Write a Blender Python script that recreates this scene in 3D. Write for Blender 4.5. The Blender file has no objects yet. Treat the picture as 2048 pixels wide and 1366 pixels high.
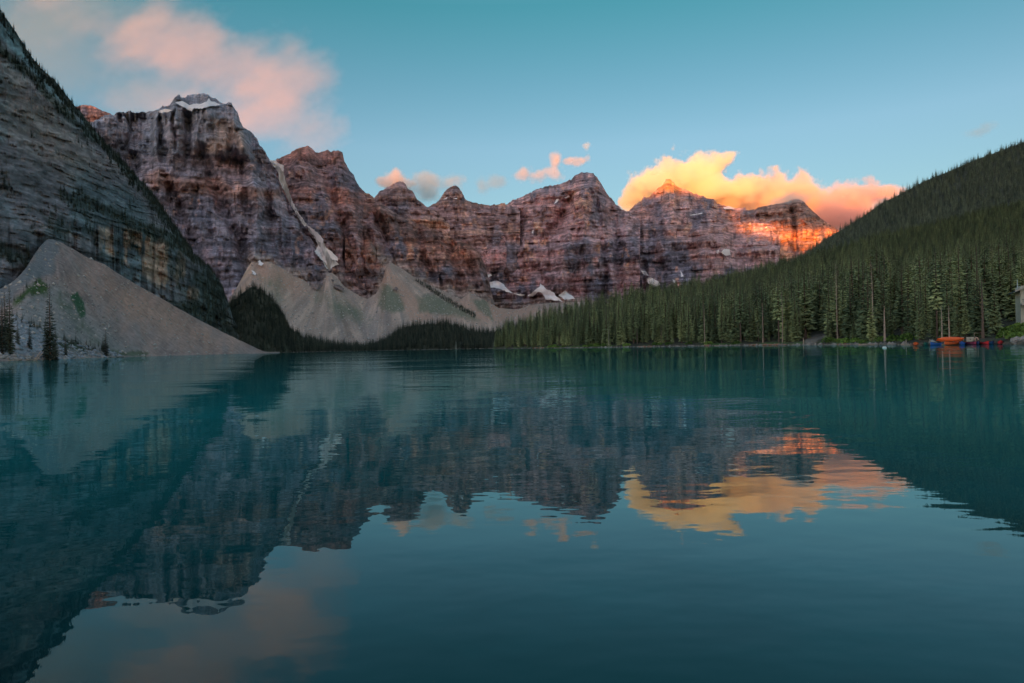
import bpy, bmesh, math, random
import numpy as np
from mathutils import Matrix, Vector
from mathutils.geometry import delaunay_2d_cdt

random.seed(7)
rng = np.random.default_rng(7)
sc = bpy.context.scene
COL = sc.collection
PI = math.pi

# ------------------------------------------------------------------ camera
W, H, F = 2048.0, 1366.0, 1365.0
CX, CY = W / 2, H / 2
CAMZ = 1.15
HOR0, HSL = 694.6, -0.0195                      # where the true horizon crosses, and its slope (camera roll)


def _cam_axes():
    u = np.array([HSL, 1.0, -(HOR0 - CY) / F]); u /= np.linalg.norm(u)
    f = np.array([0, 0, -1.0]); y = f - f.dot(u) * u; y /= np.linalg.norm(y)
    x = np.cross(y, u)
    return np.array([x, y, u])                  # rows: world axes in camera space


RW = _cam_axes()
cd = bpy.data.cameras.new('camera'); cam = bpy.data.objects.new('camera', cd); COL.objects.link(cam)
cd.sensor_width = 36.0; cd.lens = 36.0 * F / W; cd.clip_start = 0.1; cd.clip_end = 60000
m4 = Matrix.Identity(4)
for i in range(3):
    for j in range(3):
        m4[i][j] = RW[i, j]
m4[2][3] = CAMZ
cam.matrix_world = m4
sc.camera = cam

# ------------------------------------------------------------------ sun, sky, exposure
SUN_EL = math.radians(3.0)
SUN_AZ = math.radians(162.0)                    # measured from the view direction (+Y) towards the left (-X)
SUND = np.array([-math.sin(SUN_AZ) * math.cos(SUN_EL), math.cos(SUN_AZ) * math.cos(SUN_EL), math.sin(SUN_EL)])
sl = bpy.data.lights.new('sun', 'SUN'); so = bpy.data.objects.new('sun', sl); COL.objects.link(so)
sl.energy = 3.7; sl.color = (1.0, 0.385, 0.085); sl.angle = math.radians(0.5)
so.rotation_euler = Vector(SUND).to_track_quat('Z', 'Y').to_euler()
so.location = (-300, -300, 200)

world = bpy.data.worlds.new("World"); sc.world = world; world.use_nodes = True
wt = world.node_tree; bg = wt.nodes['Background']
sky = wt.nodes.new('ShaderNodeTexSky'); sky.sky_type = 'NISHITA'; sky.sun_disc = False
sky.sun_elevation = SUN_EL
sky.sun_rotation = math.atan2(SUND[0], SUND[1])
sky.altitude = 1800; sky.air_density = 1.0; sky.dust_density = 0.5; sky.ozone_density = 1.0
tcw = wt.nodes.new('ShaderNodeTexCoord'); sepw = wt.nodes.new('ShaderNodeSeparateXYZ')
wt.links.new(tcw.outputs['Generated'], sepw.inputs[0])
def sky_ramp(els):
    r = wt.nodes.new('ShaderNodeValToRGB'); cr = r.color_ramp
    while len(cr.elements) < len(els): cr.elements.new(0.5)
    for e, (p, c) in zip(cr.elements, els):
        e.position = p; e.color = (*c, 1)
    wt.links.new(sepw.outputs['Z'], r.inputs[0]); return r


K = .41                                          # western sky, graded teal overhead
west = sky_ramp([(p, tuple(v * K for v in c)) for p, c in [(0.0, (.62, .75, .78)), (.14, (.59, .70, .78)), (.28, (.71, .88, .96)), (.36, (.53, .85, .89)), (.45, (.31, .84, .80)), (.64, (1.3, 1.7, 1.6)), (1.0, (2.4, 2.3, 2.1))]])
east = sky_ramp([(0.0, (1, .80, .70)), (1.0, (1, .85, .75))])   # the side the sun is rising on keeps its warmth
dotw = wt.nodes.new('ShaderNodeVectorMath'); dotw.operation = 'DOT_PRODUCT'
wt.links.new(tcw.outputs['Generated'], dotw.inputs[0]); dotw.inputs[1].default_value = (SUND[0], SUND[1], 0)
blw = wt.nodes.new('ShaderNodeMapRange'); blw.interpolation_type = 'SMOOTHSTEP'
blw.inputs[1].default_value = -.34; blw.inputs[2].default_value = .7; wt.links.new(dotw.outputs['Value'], blw.inputs[0])
mixw = wt.nodes.new('ShaderNodeMix'); mixw.data_type = 'RGBA'
wt.links.new(blw.outputs[0], mixw.inputs[0]); wt.links.new(west.outputs[0], mixw.inputs[6]); wt.links.new(east.outputs[0], mixw.inputs[7])
mulw = wt.nodes.new('ShaderNodeMix'); mulw.data_type = 'RGBA'; mulw.blend_type = 'MULTIPLY'; mulw.inputs[0].default_value = 1
wt.links.new(sky.outputs[0], mulw.inputs[6]); wt.links.new(mixw.outputs[2], mulw.inputs[7])
wt.links.new(mulw.outputs[2], bg.inputs[0]); bg.inputs[1].default_value = 0.147

sc.view_settings.view_transform = 'Standard'; sc.view_settings.look = 'None'
sc.view_settings.gamma = 1; sc.view_settings.exposure = 2.3
sc.view_settings.use_curve_mapping = False
sc.cycles.use_denoising = True
sc.cycles.denoiser = 'OPENIMAGEDENOISE'; sc.cycles.denoising_prefilter = 'ACCURATE'; sc.cycles.denoising_input_passes = 'RGB_ALBEDO_NORMAL'
sc.cycles.max_bounces = 6; sc.cycles.diffuse_bounces = 2; sc.cycles.glossy_bounces = 3
sc.cycles.transparent_max_bounces = 8; sc.cycles.volume_bounces = 6
sc.cycles.use_adaptive_sampling = True; sc.cycles.adaptive_threshold = 0.02
sc.cycles.sample_clamp_indirect = 4
sc.render.film_transparent = False


# ------------------------------------------------------------------ helpers
def ray(x, y):
    """unit-horizontal world directions through photo pixels"""
    x = np.asarray(x, float); y = np.asarray(y, float)
    c = np.stack([x - CX, -(y - CY), np.full(np.broadcast(x, y).shape, -F)], -1)
    w = c @ RW.T
    return w / np.hypot(w[..., 0], w[..., 1])[..., None]


def unproj(x, y, D):
    p = ray(x, y) * np.asarray(D, float)[..., None]
    p[..., 2] += CAMZ
    return p


def proj(P):
    q = np.asarray(P, float) - np.array([0, 0, CAMZ])
    c = q @ RW
    return CX + F * c[..., 0] / -c[..., 2], CY - F * c[..., 1] / -c[..., 2]


def ypix(x, D, z):
    """photo row at which a point at distance D and height z shows in column x"""
    x = np.asarray(x, float); y = HOR0 + HSL * (x - CX) + 0 * np.asarray(D)
    for _ in range(4):
        e = unproj(x, y, D + 0 * y)[..., 2] - z
        y = y + e * F / D
    return y


def _hash(ix, iy, seed):
    n = (ix * 374761393 + iy * 668265263 + seed * 2147483647) & 0xFFFFFFFF
    n = ((n ^ (n >> 13)) * 1274126177) & 0xFFFFFFFF
    n = (n ^ (n >> 16)) & 0xFFFFFFFF
    return n / 4294967295.0


def vnoise(x, y, seed=0):
    x, y = np.broadcast_arrays(np.asarray(x, float), np.asarray(y, float))
    ix = np.floor(x).astype(np.int64); iy = np.floor(y).astype(np.int64)
    fx = x - ix; fy = y - iy
    fx = fx * fx * fx * (fx * (fx * 6 - 15) + 10); fy = fy * fy * fy * (fy * (fy * 6 - 15) + 10)
    a = _hash(ix, iy, seed); b = _hash(ix + 1, iy, seed); c = _hash(ix, iy + 1, seed); d = _hash(ix + 1, iy + 1, seed)
    return (a + (b - a) * fx) * (1 - fy) + (c + (d - c) * fx) * fy


def fbm(x, y, oct=5, seed=0, gain=.5):
    s = 0; a = 1; t = 0
    for o in range(oct):
        s = s + a * vnoise(x * 2 ** o + 17.3 * o, y * 2 ** o - 9.1 * o, seed + o); t += a; a *= gain
    return s / t - 0.5


def ridged(x, y, oct=4, seed=0, gain=.5):
    s = 0; a = 1; t = 0
    for o in range(oct):
        s = s + a * (1 - np.abs(2 * vnoise(x * 2 ** o + 5.7 * o, y * 2 ** o + 3.3 * o, seed + o) - 1)); t += a; a *= gain
    return s / t


def sstep(a, b, x):
    t = np.clip((x - a) / (b - a), 0, 1)
    return t * t * (3 - 2 * t)


def poly_sd(px, py, poly):
    """signed distance in pixels to a polygon, positive inside"""
    px = np.asarray(px, float); py = np.asarray(py, float)
    d = np.full(px.shape, 1e9); inside = np.zeros(px.shape, bool)
    n = len(poly)
    for i in range(n):
        x0, y0 = poly[i]; x1, y1 = poly[(i + 1) % n]
        ex, ey = x1 - x0, y1 - y0
        t = np.clip(((px - x0) * ex + (py - y0) * ey) / (ex * ex + ey * ey + 1e-9), 0, 1)
        d = np.minimum(d, np.hypot(px - x0 - t * ex, py - y0 - t * ey))
        cond = ((y0 > py) != (y1 > py)) & (px < (x1 - x0) * (py - y0) / (y1 - y0 + 1e-12) + x0)
        inside ^= cond
    return np.where(inside, d, -d)


def line_dist(px, py, pts):
    d = np.full(np.shape(px), 1e9); tt = np.zeros(np.shape(px)); n = len(pts) - 1
    for i in range(n):
        x0, y0 = pts[i][:2]; x1, y1 = pts[i + 1][:2]
        ex, ey = x1 - x0, y1 - y0
        t = np.clip(((px - x0) * ex + (py - y0) * ey) / (ex * ex + ey * ey + 1e-9), 0, 1)
        dd = np.hypot(px - x0 - t * ex, py - y0 - t * ey)
        tt = np.where(dd < d, (i + t) / n, tt); d = np.minimum(d, dd)
    return d, tt


def tag(o, label=None, cat=None, group=None, kind=None):
    if label: o['label'] = label
    if cat: o['category'] = cat
    if group: o['group'] = group
    if kind: o['kind'] = kind
    return o


def link(o, parent=None):
    COL.objects.link(o)
    if parent is not None: o.parent = parent
    return o


def mesh_obj(name, verts, faces, mat, parent=None, smooth=False, colors=None):
    me = bpy.data.meshes.new(name)
    verts = np.asarray(verts, np.float32)
    if isinstance(faces, np.ndarray) and faces.ndim == 2:
        k = faces.shape[1]
        me.vertices.add(len(verts)); me.vertices.foreach_set('co', verts.ravel())
        me.loops.add(faces.size); me.loops.foreach_set('vertex_index', faces.astype(np.int32).ravel())
        me.polygons.add(len(faces)); me.polygons.foreach_set('loop_start', np.arange(0, faces.size, k, dtype=np.int32))
        me.update(calc_edges=True)
    else:
        me.from_pydata([tuple(v) for v in verts.tolist()], [], [tuple(f) for f in faces]); me.update()
    if smooth: me.polygons.foreach_set('use_smooth', [True] * len(me.polygons))
    if colors is not None:
        at = me.color_attributes.new('tint', 'FLOAT_COLOR', 'POINT')
        c = np.ones((len(verts), 4), np.float32); c[:, :3] = colors
        at.data.foreach_set('color', c.ravel())
    if mat is not None: me.materials.append(mat)
    o = bpy.data.objects.new(name, me)
    return link(o, parent)


def empty(name, loc=(0, 0, 0), rz=0.0, parent=None):
    o = bpy.data.objects.new(name, None); o.location = loc; o.rotation_euler = (0, 0, rz); o.empty_display_size = .5
    return link(o, parent)


def copy_tree(o, parent=None, level=0):
    c = o.copy(); COL.objects.link(c); c.parent = parent
    for ch in KIDS.get(o.name, ()):
        copy_tree(ch, c)
    return c


KIDS = {}


# ------------------------------------------------------------------ materials
def new_mat(name):
    m = bpy.data.materials.new(name); m.use_nodes = True
    nt = m.node_tree; b = nt.nodes['Principled BSDF']
    return m, nt, b


def N(nt, t, **kw):
    n = nt.nodes.new(t)
    for k, v in kw.items(): setattr(n, k, v)
    return n


def mathn(nt, op, a, b=None, c=None):
    n = nt.nodes.new('ShaderNodeMath'); n.operation = op
    for i, v in enumerate((a, b, c)):
        if v is None: continue
        if isinstance(v, (int, float)): n.inputs[i].default_value = v
        else: nt.links.new(v, n.inputs[i])
    return n.outputs[0]


def noise_fac(nt, vec, scale, detail=4, rough=.55, sxyz=None):
    if sxyz is not None:
        mp = N(nt, 'ShaderNodeMapping'); mp.inputs['Scale'].default_value = sxyz; nt.links.new(vec, mp.inputs[0]); vec = mp.outputs[0]
    n = N(nt, 'ShaderNodeTexNoise'); n.inputs['Scale'].default_value = scale; n.inputs['Detail'].default_value = detail
    n.inputs['Roughness'].default_value = rough; nt.links.new(vec, n.inputs['Vector'])
    return n.outputs['Fac']


def maprange(nt, v, a, b, c, d):
    n = N(nt, 'ShaderNodeMapRange'); nt.links.new(v, n.inputs[0])
    for i, x in enumerate((a, b, c, d)): n.inputs[i + 1].default_value = x
    return n.outputs[0]


def scale_color(nt, col, fac):
    n = N(nt, 'ShaderNodeVectorMath', operation='SCALE'); nt.links.new(col, n.inputs[0]); nt.links.new(fac, n.inputs[3])
    return n.outputs[0]


def tint_mat(name, fine=.02, amp=(.6, 1.4), strata=True, bump=6.0, rough=.95, bump_scale=.02):
    """attribute colour x procedural grain, with relief"""
    m, nt, b = new_mat(name)
    at = N(nt, 'ShaderNodeVertexColor'); at.layer_name = 'tint'
    geo = N(nt, 'ShaderNodeNewGeometry'); pos = geo.outputs['Position']
    g = noise_fac(nt, pos, fine, 5, .65)
    f = maprange(nt, g, .3, .7, *amp)
    if strata:
        s = noise_fac(nt, pos, 1.0, 4, .6, (.003, .003, .09))
        f2 = maprange(nt, s, .38, .62, .62, 1.34); f = mathn(nt, 'MULTIPLY', f, f2)
        v = noise_fac(nt, pos, 1.0, 4, .6, (.03, .03, .003))
        f3 = maprange(nt, v, .35, .6, .85, 1.08); f = mathn(nt, 'MULTIPLY', f, f3)
    nt.links.new(scale_color(nt, at.outputs[0], f), b.inputs['Base Color'])
    b.inputs['Roughness'].default_value = rough; b.inputs['Specular IOR Level'].default_value = .15
    bp = N(nt, 'ShaderNodeBump'); bp.inputs['Distance'].default_value = bump; bp.inputs['Strength'].default_value = .9
    g2 = noise_fac(nt, pos, bump_scale, 6, .7)
    if strata: g2 = mathn(nt, 'ADD', g2, mathn(nt, 'MULTIPLY', s, .8))
    nt.links.new(g2, bp.inputs['Height']); nt.links.new(bp.outputs[0], b.inputs['Normal'])
    return m


def plain_mat(name, col, rough=.8, var=.25, scale=3.0, spec=.2, bump=0.0):
    m, nt, b = new_mat(name)
    tc = N(nt, 'ShaderNodeTexCoord')
    g = noise_fac(nt, tc.outputs['Object'], scale, 4, .6)
    f = maprange(nt, g, .3, .7, 1 - var, 1 + var)
    c = N(nt, 'ShaderNodeRGB'); c.outputs[0].default_value = (*col, 1)
    nt.links.new(scale_color(nt, c.outputs[0], f), b.inputs['Base Color'])
    b.inputs['Roughness'].default_value = rough; b.inputs['Specular IOR Level'].default_value = spec
    if bump:
        bp = N(nt, 'ShaderNodeBump'); bp.inputs['Distance'].default_value = bump
        nt.links.new(g, bp.inputs['Height']); nt.links.new(bp.outputs[0], b.inputs['Normal'])
    return m


M = {}
M['rock'] = tint_mat('mountain_rock', fine=.03, bump=10.0, bump_scale=.03)
M['cliff'] = tint_mat('near_cliff_rock', fine=.08, bump=5.0, bump_scale=.08)
M['scree'] = tint_mat('scree', fine=.25, amp=(.72, 1.28), strata=False, bump=1.2, bump_scale=.2)
M['soil'] = tint_mat('forest_floor', fine=.3, amp=(.6, 1.4), strata=False, bump=.6, bump_scale=.5)
def streak_mat(name, a, b2):
    m, nt, b = new_mat(name); geo = N(nt, 'ShaderNodeNewGeometry')
    g = noise_fac(nt, geo.outputs['Position'], 1.0, 5, .65, (.05, .05, .012)); mx = N(nt, 'ShaderNodeMix', data_type='RGBA')
    mx.inputs[6].default_value = (*a, 1); mx.inputs[7].default_value = (*b2, 1); nt.links.new(maprange(nt, g, .42, .6, 0, 1), mx.inputs[0]); nt.links.new(mx.outputs[2], b.inputs['Base Color']); b.inputs['Roughness'].default_value = .9
    return m


M['snow'] = plain_mat('old_snow', (.93, .76, .76), .7, .10, .03, .3, .0)
M['wood_grey'] = plain_mat('weathered_wood', (.34, .26, .21), .8, .3, 2)
M['boulder'] = plain_mat('boulder_stone', (.34, .27, .25), .9, .35, 1.5, .2, .05)
M['red_stone'] = plain_mat('rusty_stone', (.36, .17, .12), .9, .3, 1.5, .2, .05)
M['bark'] = plain_mat('spruce_bark', (.16, .10, .08), .9, .3, 4)
M['pale_bark'] = plain_mat('pale_bark', (.46, .30, .24), .9, .25, 4)


def foliage_mat(name, a, b2):
    m, nt, b = new_mat(name)
    oi = N(nt, 'ShaderNodeObjectInfo'); geo = N(nt, 'ShaderNodeNewGeometry')
    mx = N(nt, 'ShaderNodeMix', data_type='RGBA'); mx.inputs[6].default_value = (*a, 1); mx.inputs[7].default_value = (*b2, 1)
    nt.links.new(oi.outputs['Random'], mx.inputs[0])
    tc = N(nt, 'ShaderNodeTexCoord')
    g = noise_fac(nt, tc.outputs['Object'], 1.3, 3, .6)
    f = mathn(nt, 'MULTIPLY', maprange(nt, g, .3, .7, .55, 1.5), maprange(nt, oi.outputs['Random'], 0, 1, .6, 1.45))
    nt.links.new(scale_color(nt, mx.outputs[2], f), b.inputs['Base Color'])
    b.inputs['Roughness'].default_value = .8; b.inputs['Specular IOR Level'].default_value = .15
    return m


M['needles'] = foliage_mat('spruce_needles', (.155, .19, .10), (.27, .27, .12))
M['needles_far'] = foliage_mat('far_spruce_needles', (.165, .18, .135), (.225, .225, .145))
M['needles_dark'] = foliage_mat('shaded_spruce_needles', (.05, .06, .05), (.075, .075, .05))  # much darker needle tone for left bank and lake head
M['leaf'] = foliage_mat('shore_bush_leaf', (.10, .17, .04), (.16, .22, .05))


# ------------------------------------------------------------------ terrain sheets
def curve_fn(pts):
    a = np.array(pts, float)
    def f(x):
        return np.interp(x, a[:, 0], a[:, 1]), np.interp(x, a[:, 0], a[:, 2])
    return f


SHEETS = {}


def sheet(name, curves, x0, x1, dx, rows, relief=None, colour=None, mat=None, jag=0, jagf=.08, back=(600, .55), label=None, kind='structure', seed=1, smooth=False, flip=False):
    """curves, bottom to top: lists of (x, y, distance) or ('z', [(x, distance)], height).  Builds real ground at those distances,
    then carries it over the crest and down the far side."""
    xs = np.arange(x0, x1 + .01, dx); cur = []
    for c in curves:
        if c[0] == 'z':
            a = np.array(c[1], float); D = np.interp(xs, a[:, 0], a[:, 1]); cur.append((ypix(xs, D, c[2]), D))
        else:
            cur.append(curve_fn(c)(xs))
    Y = []; D = []; T = []
    nseg = len(cur) - 1
    for s in range(nseg):
        r = rows[s]
        for k in range(r + (1 if s == nseg - 1 else 0)):
            t = k / r
            Y.append(cur[s][0] * (1 - t) + cur[s + 1][0] * t); D.append(cur[s][1] * (1 - t) + cur[s + 1][1] * t); T.append(np.full(xs.shape, s + t))
    Y = np.array(Y); D = np.array(D); T = np.array(T) / nseg; X = np.broadcast_to(xs, Y.shape).copy()
    if jag:
        j = jag * (fbm(xs * jagf, xs * 0 + seed, 5, seed, .7) * 2.6)
        j = j - jag * 3.2 * np.maximum(ridged(xs * jagf * 1.7, xs * 0 + seed + 7, 4, seed + 33, .7) - .62, -.1)
        Y = Y + j[None, :] * sstep(.72, 1, T)
    if relief is not None:
        P0 = unproj(X, Y, D)
        D = D + relief(X, Y, D, T, P0)
    P = unproj(X, Y, D)
    nr, nc = X.shape
    colors = colour(X, Y, D, T, P) if colour is not None else None
    SHEETS[name + str(seed)] = dict(xs=xs, X=X, Y=Y, D=D, P=P)
    top = P[-1]; dirs = top[:, :2] / np.hypot(top[:, 0], top[:, 1])[:, None]
    extra = []
    for k, q in enumerate((.12, .45, 1.0)):
        e = top.copy(); e[:, :2] += dirs * back[0] * q; e[:, 2] = top[:, 2] * (1 - (1 - back[1]) * q) - 2 * q
        extra.append(e)
    allP = np.concatenate([P] + [e[None] for e in extra], 0)
    R = allP.shape[0]
    idx = np.arange(R * nc).reshape(R, nc)
    q = np.stack([idx[:-1, :-1], idx[:-1, 1:], idx[1:, 1:], idx[1:, :-1]], -1).reshape(-1, 4)
    cc = None
    if colors is not None:
        cc = np.concatenate([colors] + [colors[-1:]] * 3, 0).reshape(-1, 3)
    o = mesh_obj(name, allP.reshape(-1, 3), q, mat, smooth=smooth, colors=cc)
    tag(o, label=label, kind=kind)
    return o


def surf_point(key, x, y):
    """world point of a built sheet under photo pixel x, y (bilinear in its own grid)"""
    S = SHEETS[key]; xs = S['xs']; x = np.atleast_1d(np.asarray(x, float)); y = np.atleast_1d(np.asarray(y, float))
    out = np.zeros((len(x), 3)); ok = np.zeros(len(x), bool)
    ci = np.clip(np.round((x - xs[0]) / (xs[1] - xs[0])).astype(int), 0, len(xs) - 1)
    for i in range(len(x)):
        col = S['Y'][:, ci[i]]
        if y[i] > col[0] or y[i] < col[-1]: continue
        d = np.interp(-y[i], -col, S['D'][:, ci[i]])
        out[i] = unproj(x[i], y[i], np.array(d)); ok[i] = True
    return out, ok


def patch(name, key, poly, mat, parent, off=6.0, step=3.0, wob=1.2, seed=0, label=None, dome=0):
    """a sheet of snow lying on a built slope, following it a little proud, with its own edge"""
    pts = []
    n = len(poly)
    for i in range(n):
        x0, y0 = poly[i]; x1, y1 = poly[(i + 1) % n]
        L = math.hypot(x1 - x0, y1 - y0); k = max(1, int(L / step))
        for j in range(k):
            t = j / k
            w = 0 if j == 0 else wob
            pts.append((x0 + (x1 - x0) * t + random.uniform(-w, w), y0 + (y1 - y0) * t + random.uniform(-w, w) * .7))
    m = len(pts); inner = []
    xa = [p[0] for p in pts]; ya = [p[1] for p in pts]
    gx, gy = np.meshgrid(np.arange(min(xa), max(xa), step), np.arange(min(ya), max(ya), step))
    sd = poly_sd(gx, gy, pts)
    for a, b in zip(gx[sd > step * .6], gy[sd > step * .6]): inner.append((float(a), float(b)))
    v, e, f, *_ = delaunay_2d_cdt([Vector(p) for p in pts + inner], [], [list(range(m))], 1, 1e-4)
    if not f: return None
    V = np.array([[p.x, p.y] for p in v])
    S = SHEETS[key]; xs = S['xs']
    P = []
    for x, y in V:
        best = 1e9
        for ddx in (-3, 0, 3):
            c = int(np.clip(round((x + ddx - xs[0]) / (xs[1] - xs[0])), 0, len(xs) - 1)); col = S['Y'][:, c]
            for ddy in (-3, 0, 3):
                best = min(best, np.interp(-(y + ddy), -col, S['D'][:, c]))
        dd = dome * min(1.0, max(0, float(poly_sd(np.array([x]), np.array([y]), pts)[0])) / 7) * (.7 + .9 * float(fbm(x * .13, y * .2, 4, 12))) if dome else 0
        P.append(unproj(x, y, np.array(best - off - dd)))
    o = mesh_obj(name, np.array(P), [tuple(k) for k in f], mat, parent, smooth=not dome)
    if label: o['label'] = label
    return o


# relief recipes (metres of distance, scaled with the distance of the wall)
def h1(i, seed):
    i = np.asarray(i).astype(np.int64); return _hash(i, i * 0 + 3, seed)


def blocks(X, u, seed, wid=7.0):
    """beds cut into blocks: value constant within a bed, changing along it in short vertical-sided pieces"""
    b = np.floor(u).astype(np.int64); w = wid * (.5 + 1.3 * h1(b, seed)); q = X / w + 91.0 * h1(b, seed + 1)
    i = np.floor(q).astype(np.int64); f = q - i; t = sstep(.35, .65, f)
    return _hash(i, b, seed + 2) * (1 - t) + _hash(i + 1, b, seed + 2) * t


def mountain_relief(amp, seed, gul=.035, terr=70.0, dip=0.0, tamp=26.0, slant=0.0):
    def f(X, Y, D, T, P):
        k = D / 3000.0
        wx = X + slant * (Y - 450) + 18 * fbm(X * .02, Y * .03, 3, seed + 40)
        g = ridged(wx * gul * .35, Y * .004 + 3, 4, seed, .55)
        g2 = ridged(wx * gul, Y * .012, 4, seed + 9, .6)
        b = fbm(X * .012, Y * .012, 4, seed + 5)
        out = -amp * k * (1.6 * (g - .5) + .8 * (g2 - .5)) * 1.1 + amp * 1.2 * k * b
        z = P[..., 2] + dip * P[..., 0] + 22 * fbm(X * .01, Y * .02, 3, seed + 2)
        u = z / (terr * k) + .8 * vnoise(z / (terr * k * 2.3), z * 0 + 1, seed + 69)
        fr = u - np.floor(u)
        h = h1(np.floor(u), seed + 70)
        out = out + 1.5 * tamp * k * (.3 + 1.5 * h) * (sstep(.55, 1.0, fr) - fr)
        u2 = z / (terr * .33 * k) + .6 * vnoise(z / (terr * k), X * .01, seed + 68); fr2 = u2 - np.floor(u2)
        out = out + tamp * .4 * k * (sstep(.5, 1.0, fr2) - fr2)
        out = out + k * (20 * (blocks(X, u2, seed + 80, 8) - .5) + 34 * (blocks(X + 9 * fbm(X * .03, Y * .05, 2, seed + 81), u, seed + 84, 16) - .5))
        out = out + 12 * k * fbm(X * .09, Y * .16, 4, seed + 21, .65)
        fade = sstep(0, .04, T) * (1 - .75 * sstep(.93, 1, T))
        return out * fade
    return f


def with_gullies(base, lines):
    def f(X, Y, D, T, P):
        r = base(X, Y, D, T, P)
        for pts, wd, dep in lines:
            d, t = line_dist(X + 5 * fbm(X * .04, Y * .05, 3, 17), Y, pts); r = r + dep * np.exp(-(d / wd) ** 2) * (1 - .5 * np.abs(2 * t - 1) ** 3)
        return r
    return f


def lerp(a, b, t):
    return a * (1 - t[..., None]) + b * t[..., None]


C = lambda *v: np.array(v, float)


DEB = [(503, 524), (537, 523), (568, 539), (607, 559), (625, 576), (644, 566), (655, 546), (672, 552), (706, 584), (735, 598), (752, 587), (763, 566), (772, 531), (752, 499), (772, 528), (800, 535), (834, 558), (876, 577), (922, 598), (939, 586), (961, 596), (998, 616), (1060, 610), (1160, 604)]


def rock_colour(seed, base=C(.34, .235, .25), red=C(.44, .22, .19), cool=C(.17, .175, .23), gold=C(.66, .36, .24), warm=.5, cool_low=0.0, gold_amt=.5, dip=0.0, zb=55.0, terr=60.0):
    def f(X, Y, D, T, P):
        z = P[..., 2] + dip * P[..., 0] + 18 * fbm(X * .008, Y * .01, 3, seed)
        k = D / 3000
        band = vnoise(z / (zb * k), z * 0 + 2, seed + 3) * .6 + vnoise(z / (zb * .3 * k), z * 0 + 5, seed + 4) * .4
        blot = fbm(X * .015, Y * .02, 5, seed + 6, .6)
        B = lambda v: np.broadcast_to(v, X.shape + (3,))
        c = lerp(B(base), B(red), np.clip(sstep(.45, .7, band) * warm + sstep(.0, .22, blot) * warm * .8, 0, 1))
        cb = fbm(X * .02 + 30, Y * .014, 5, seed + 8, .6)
        c = lerp(c, B(cool), np.clip(sstep(-.02, .18, cb) * .8 + cool_low * sstep(.55, .1, T), 0, .92))  # haze low on the walls put into the rock colour as bluish tone
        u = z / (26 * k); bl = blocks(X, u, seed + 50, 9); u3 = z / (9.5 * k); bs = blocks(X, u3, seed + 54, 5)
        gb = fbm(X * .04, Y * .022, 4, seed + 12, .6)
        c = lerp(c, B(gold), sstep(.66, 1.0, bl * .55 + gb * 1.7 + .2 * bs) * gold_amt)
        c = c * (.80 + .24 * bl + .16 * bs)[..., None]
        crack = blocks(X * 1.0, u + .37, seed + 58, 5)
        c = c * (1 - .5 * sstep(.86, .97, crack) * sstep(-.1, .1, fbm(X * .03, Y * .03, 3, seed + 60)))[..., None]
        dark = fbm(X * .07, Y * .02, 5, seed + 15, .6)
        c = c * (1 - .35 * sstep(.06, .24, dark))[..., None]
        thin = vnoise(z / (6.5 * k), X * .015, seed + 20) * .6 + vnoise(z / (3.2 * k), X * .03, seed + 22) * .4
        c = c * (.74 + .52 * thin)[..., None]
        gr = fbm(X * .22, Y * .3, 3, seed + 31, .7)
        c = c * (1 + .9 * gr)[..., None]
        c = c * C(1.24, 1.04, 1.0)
        d, t = line_dist(X, Y, DEB)                    # rubble lying on the lowest ledges above the scree
        w = sstep(40, 0, d) * .45 + sstep(22, 0, d) * .6 + 1.6 * fbm(X * .05 + Y * .03, Y * .05, 5, seed + 90, .65) - .25
        c = lerp(c, C(.47, .33, .285) * (1 + .8 * gr)[..., None], np.clip(w, 0, 1) * sstep(60, 20, d) * .85)
        return np.clip(c, .01, .8)
    return f
# ------------------------------------------------------------------ the ground under everything, the lake
def grid_plane(name, x0, x1, y0, y1, z, n, mat, label, kind='structure'):
    xs = np.linspace(x0, x1, n); ys = np.linspace(y0, y1, n)
    X, Y = np.meshgrid(xs, ys); V = np.stack([X, Y, np.full_like(X, z)], -1).reshape(-1, 3)
    idx = np.arange(n * n).reshape(n, n)
    q = np.stack([idx[:-1, :-1], idx[:-1, 1:], idx[1:, 1:], idx[1:, :-1]], -1).reshape(-1, 4)
    o = mesh_obj(name, V, q, mat); tag(o, label, kind=kind); return o


M['bed'] = plain_mat('valley_floor', (.10, .085, .06), .95, .3, .01)
grid_plane('ground', -26000, 26000, -26000, 26000, -4.0, 30, M['bed'], 'valley floor that carries the lake and runs out to the horizon')

m, nt, b = new_mat('lake_water')
geo = N(nt, 'ShaderNodeNewGeometry'); pos = geo.outputs['Position']
dist = N(nt, 'ShaderNodeVectorMath', operation='LENGTH'); nt.links.new(pos, dist.inputs[0])
near = maprange(nt, dist.outputs['Value'], 2.5, 14, 0, 1)
near = mathn(nt, 'ADD', near, mathn(nt, 'MULTIPLY', mathn(nt, 'SUBTRACT', noise_fac(nt, pos, .9, 4, .6), .5), .35))
nearc = N(nt, 'ShaderNodeClamp'); nt.links.new(near, nearc.inputs[0])
body = N(nt, 'ShaderNodeMix', data_type='RGBA')
body.inputs[6].default_value = (.006, .022, .026, 1); body.inputs[7].default_value = (.0, .23, .25, 1)
nt.links.new(nearc.outputs[0], body.inputs[0])
df = N(nt, 'ShaderNodeBsdfDiffuse'); nt.links.new(body.outputs[2], df.inputs['Color'])
gl = N(nt, 'ShaderNodeBsdfGlossy'); gl.inputs['Roughness'].default_value = .0; gl.inputs['Color'].default_value = (.64, .88, .90, 1)
fr = N(nt, 'ShaderNodeFresnel'); fr.inputs['IOR'].default_value = 1.40
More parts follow.
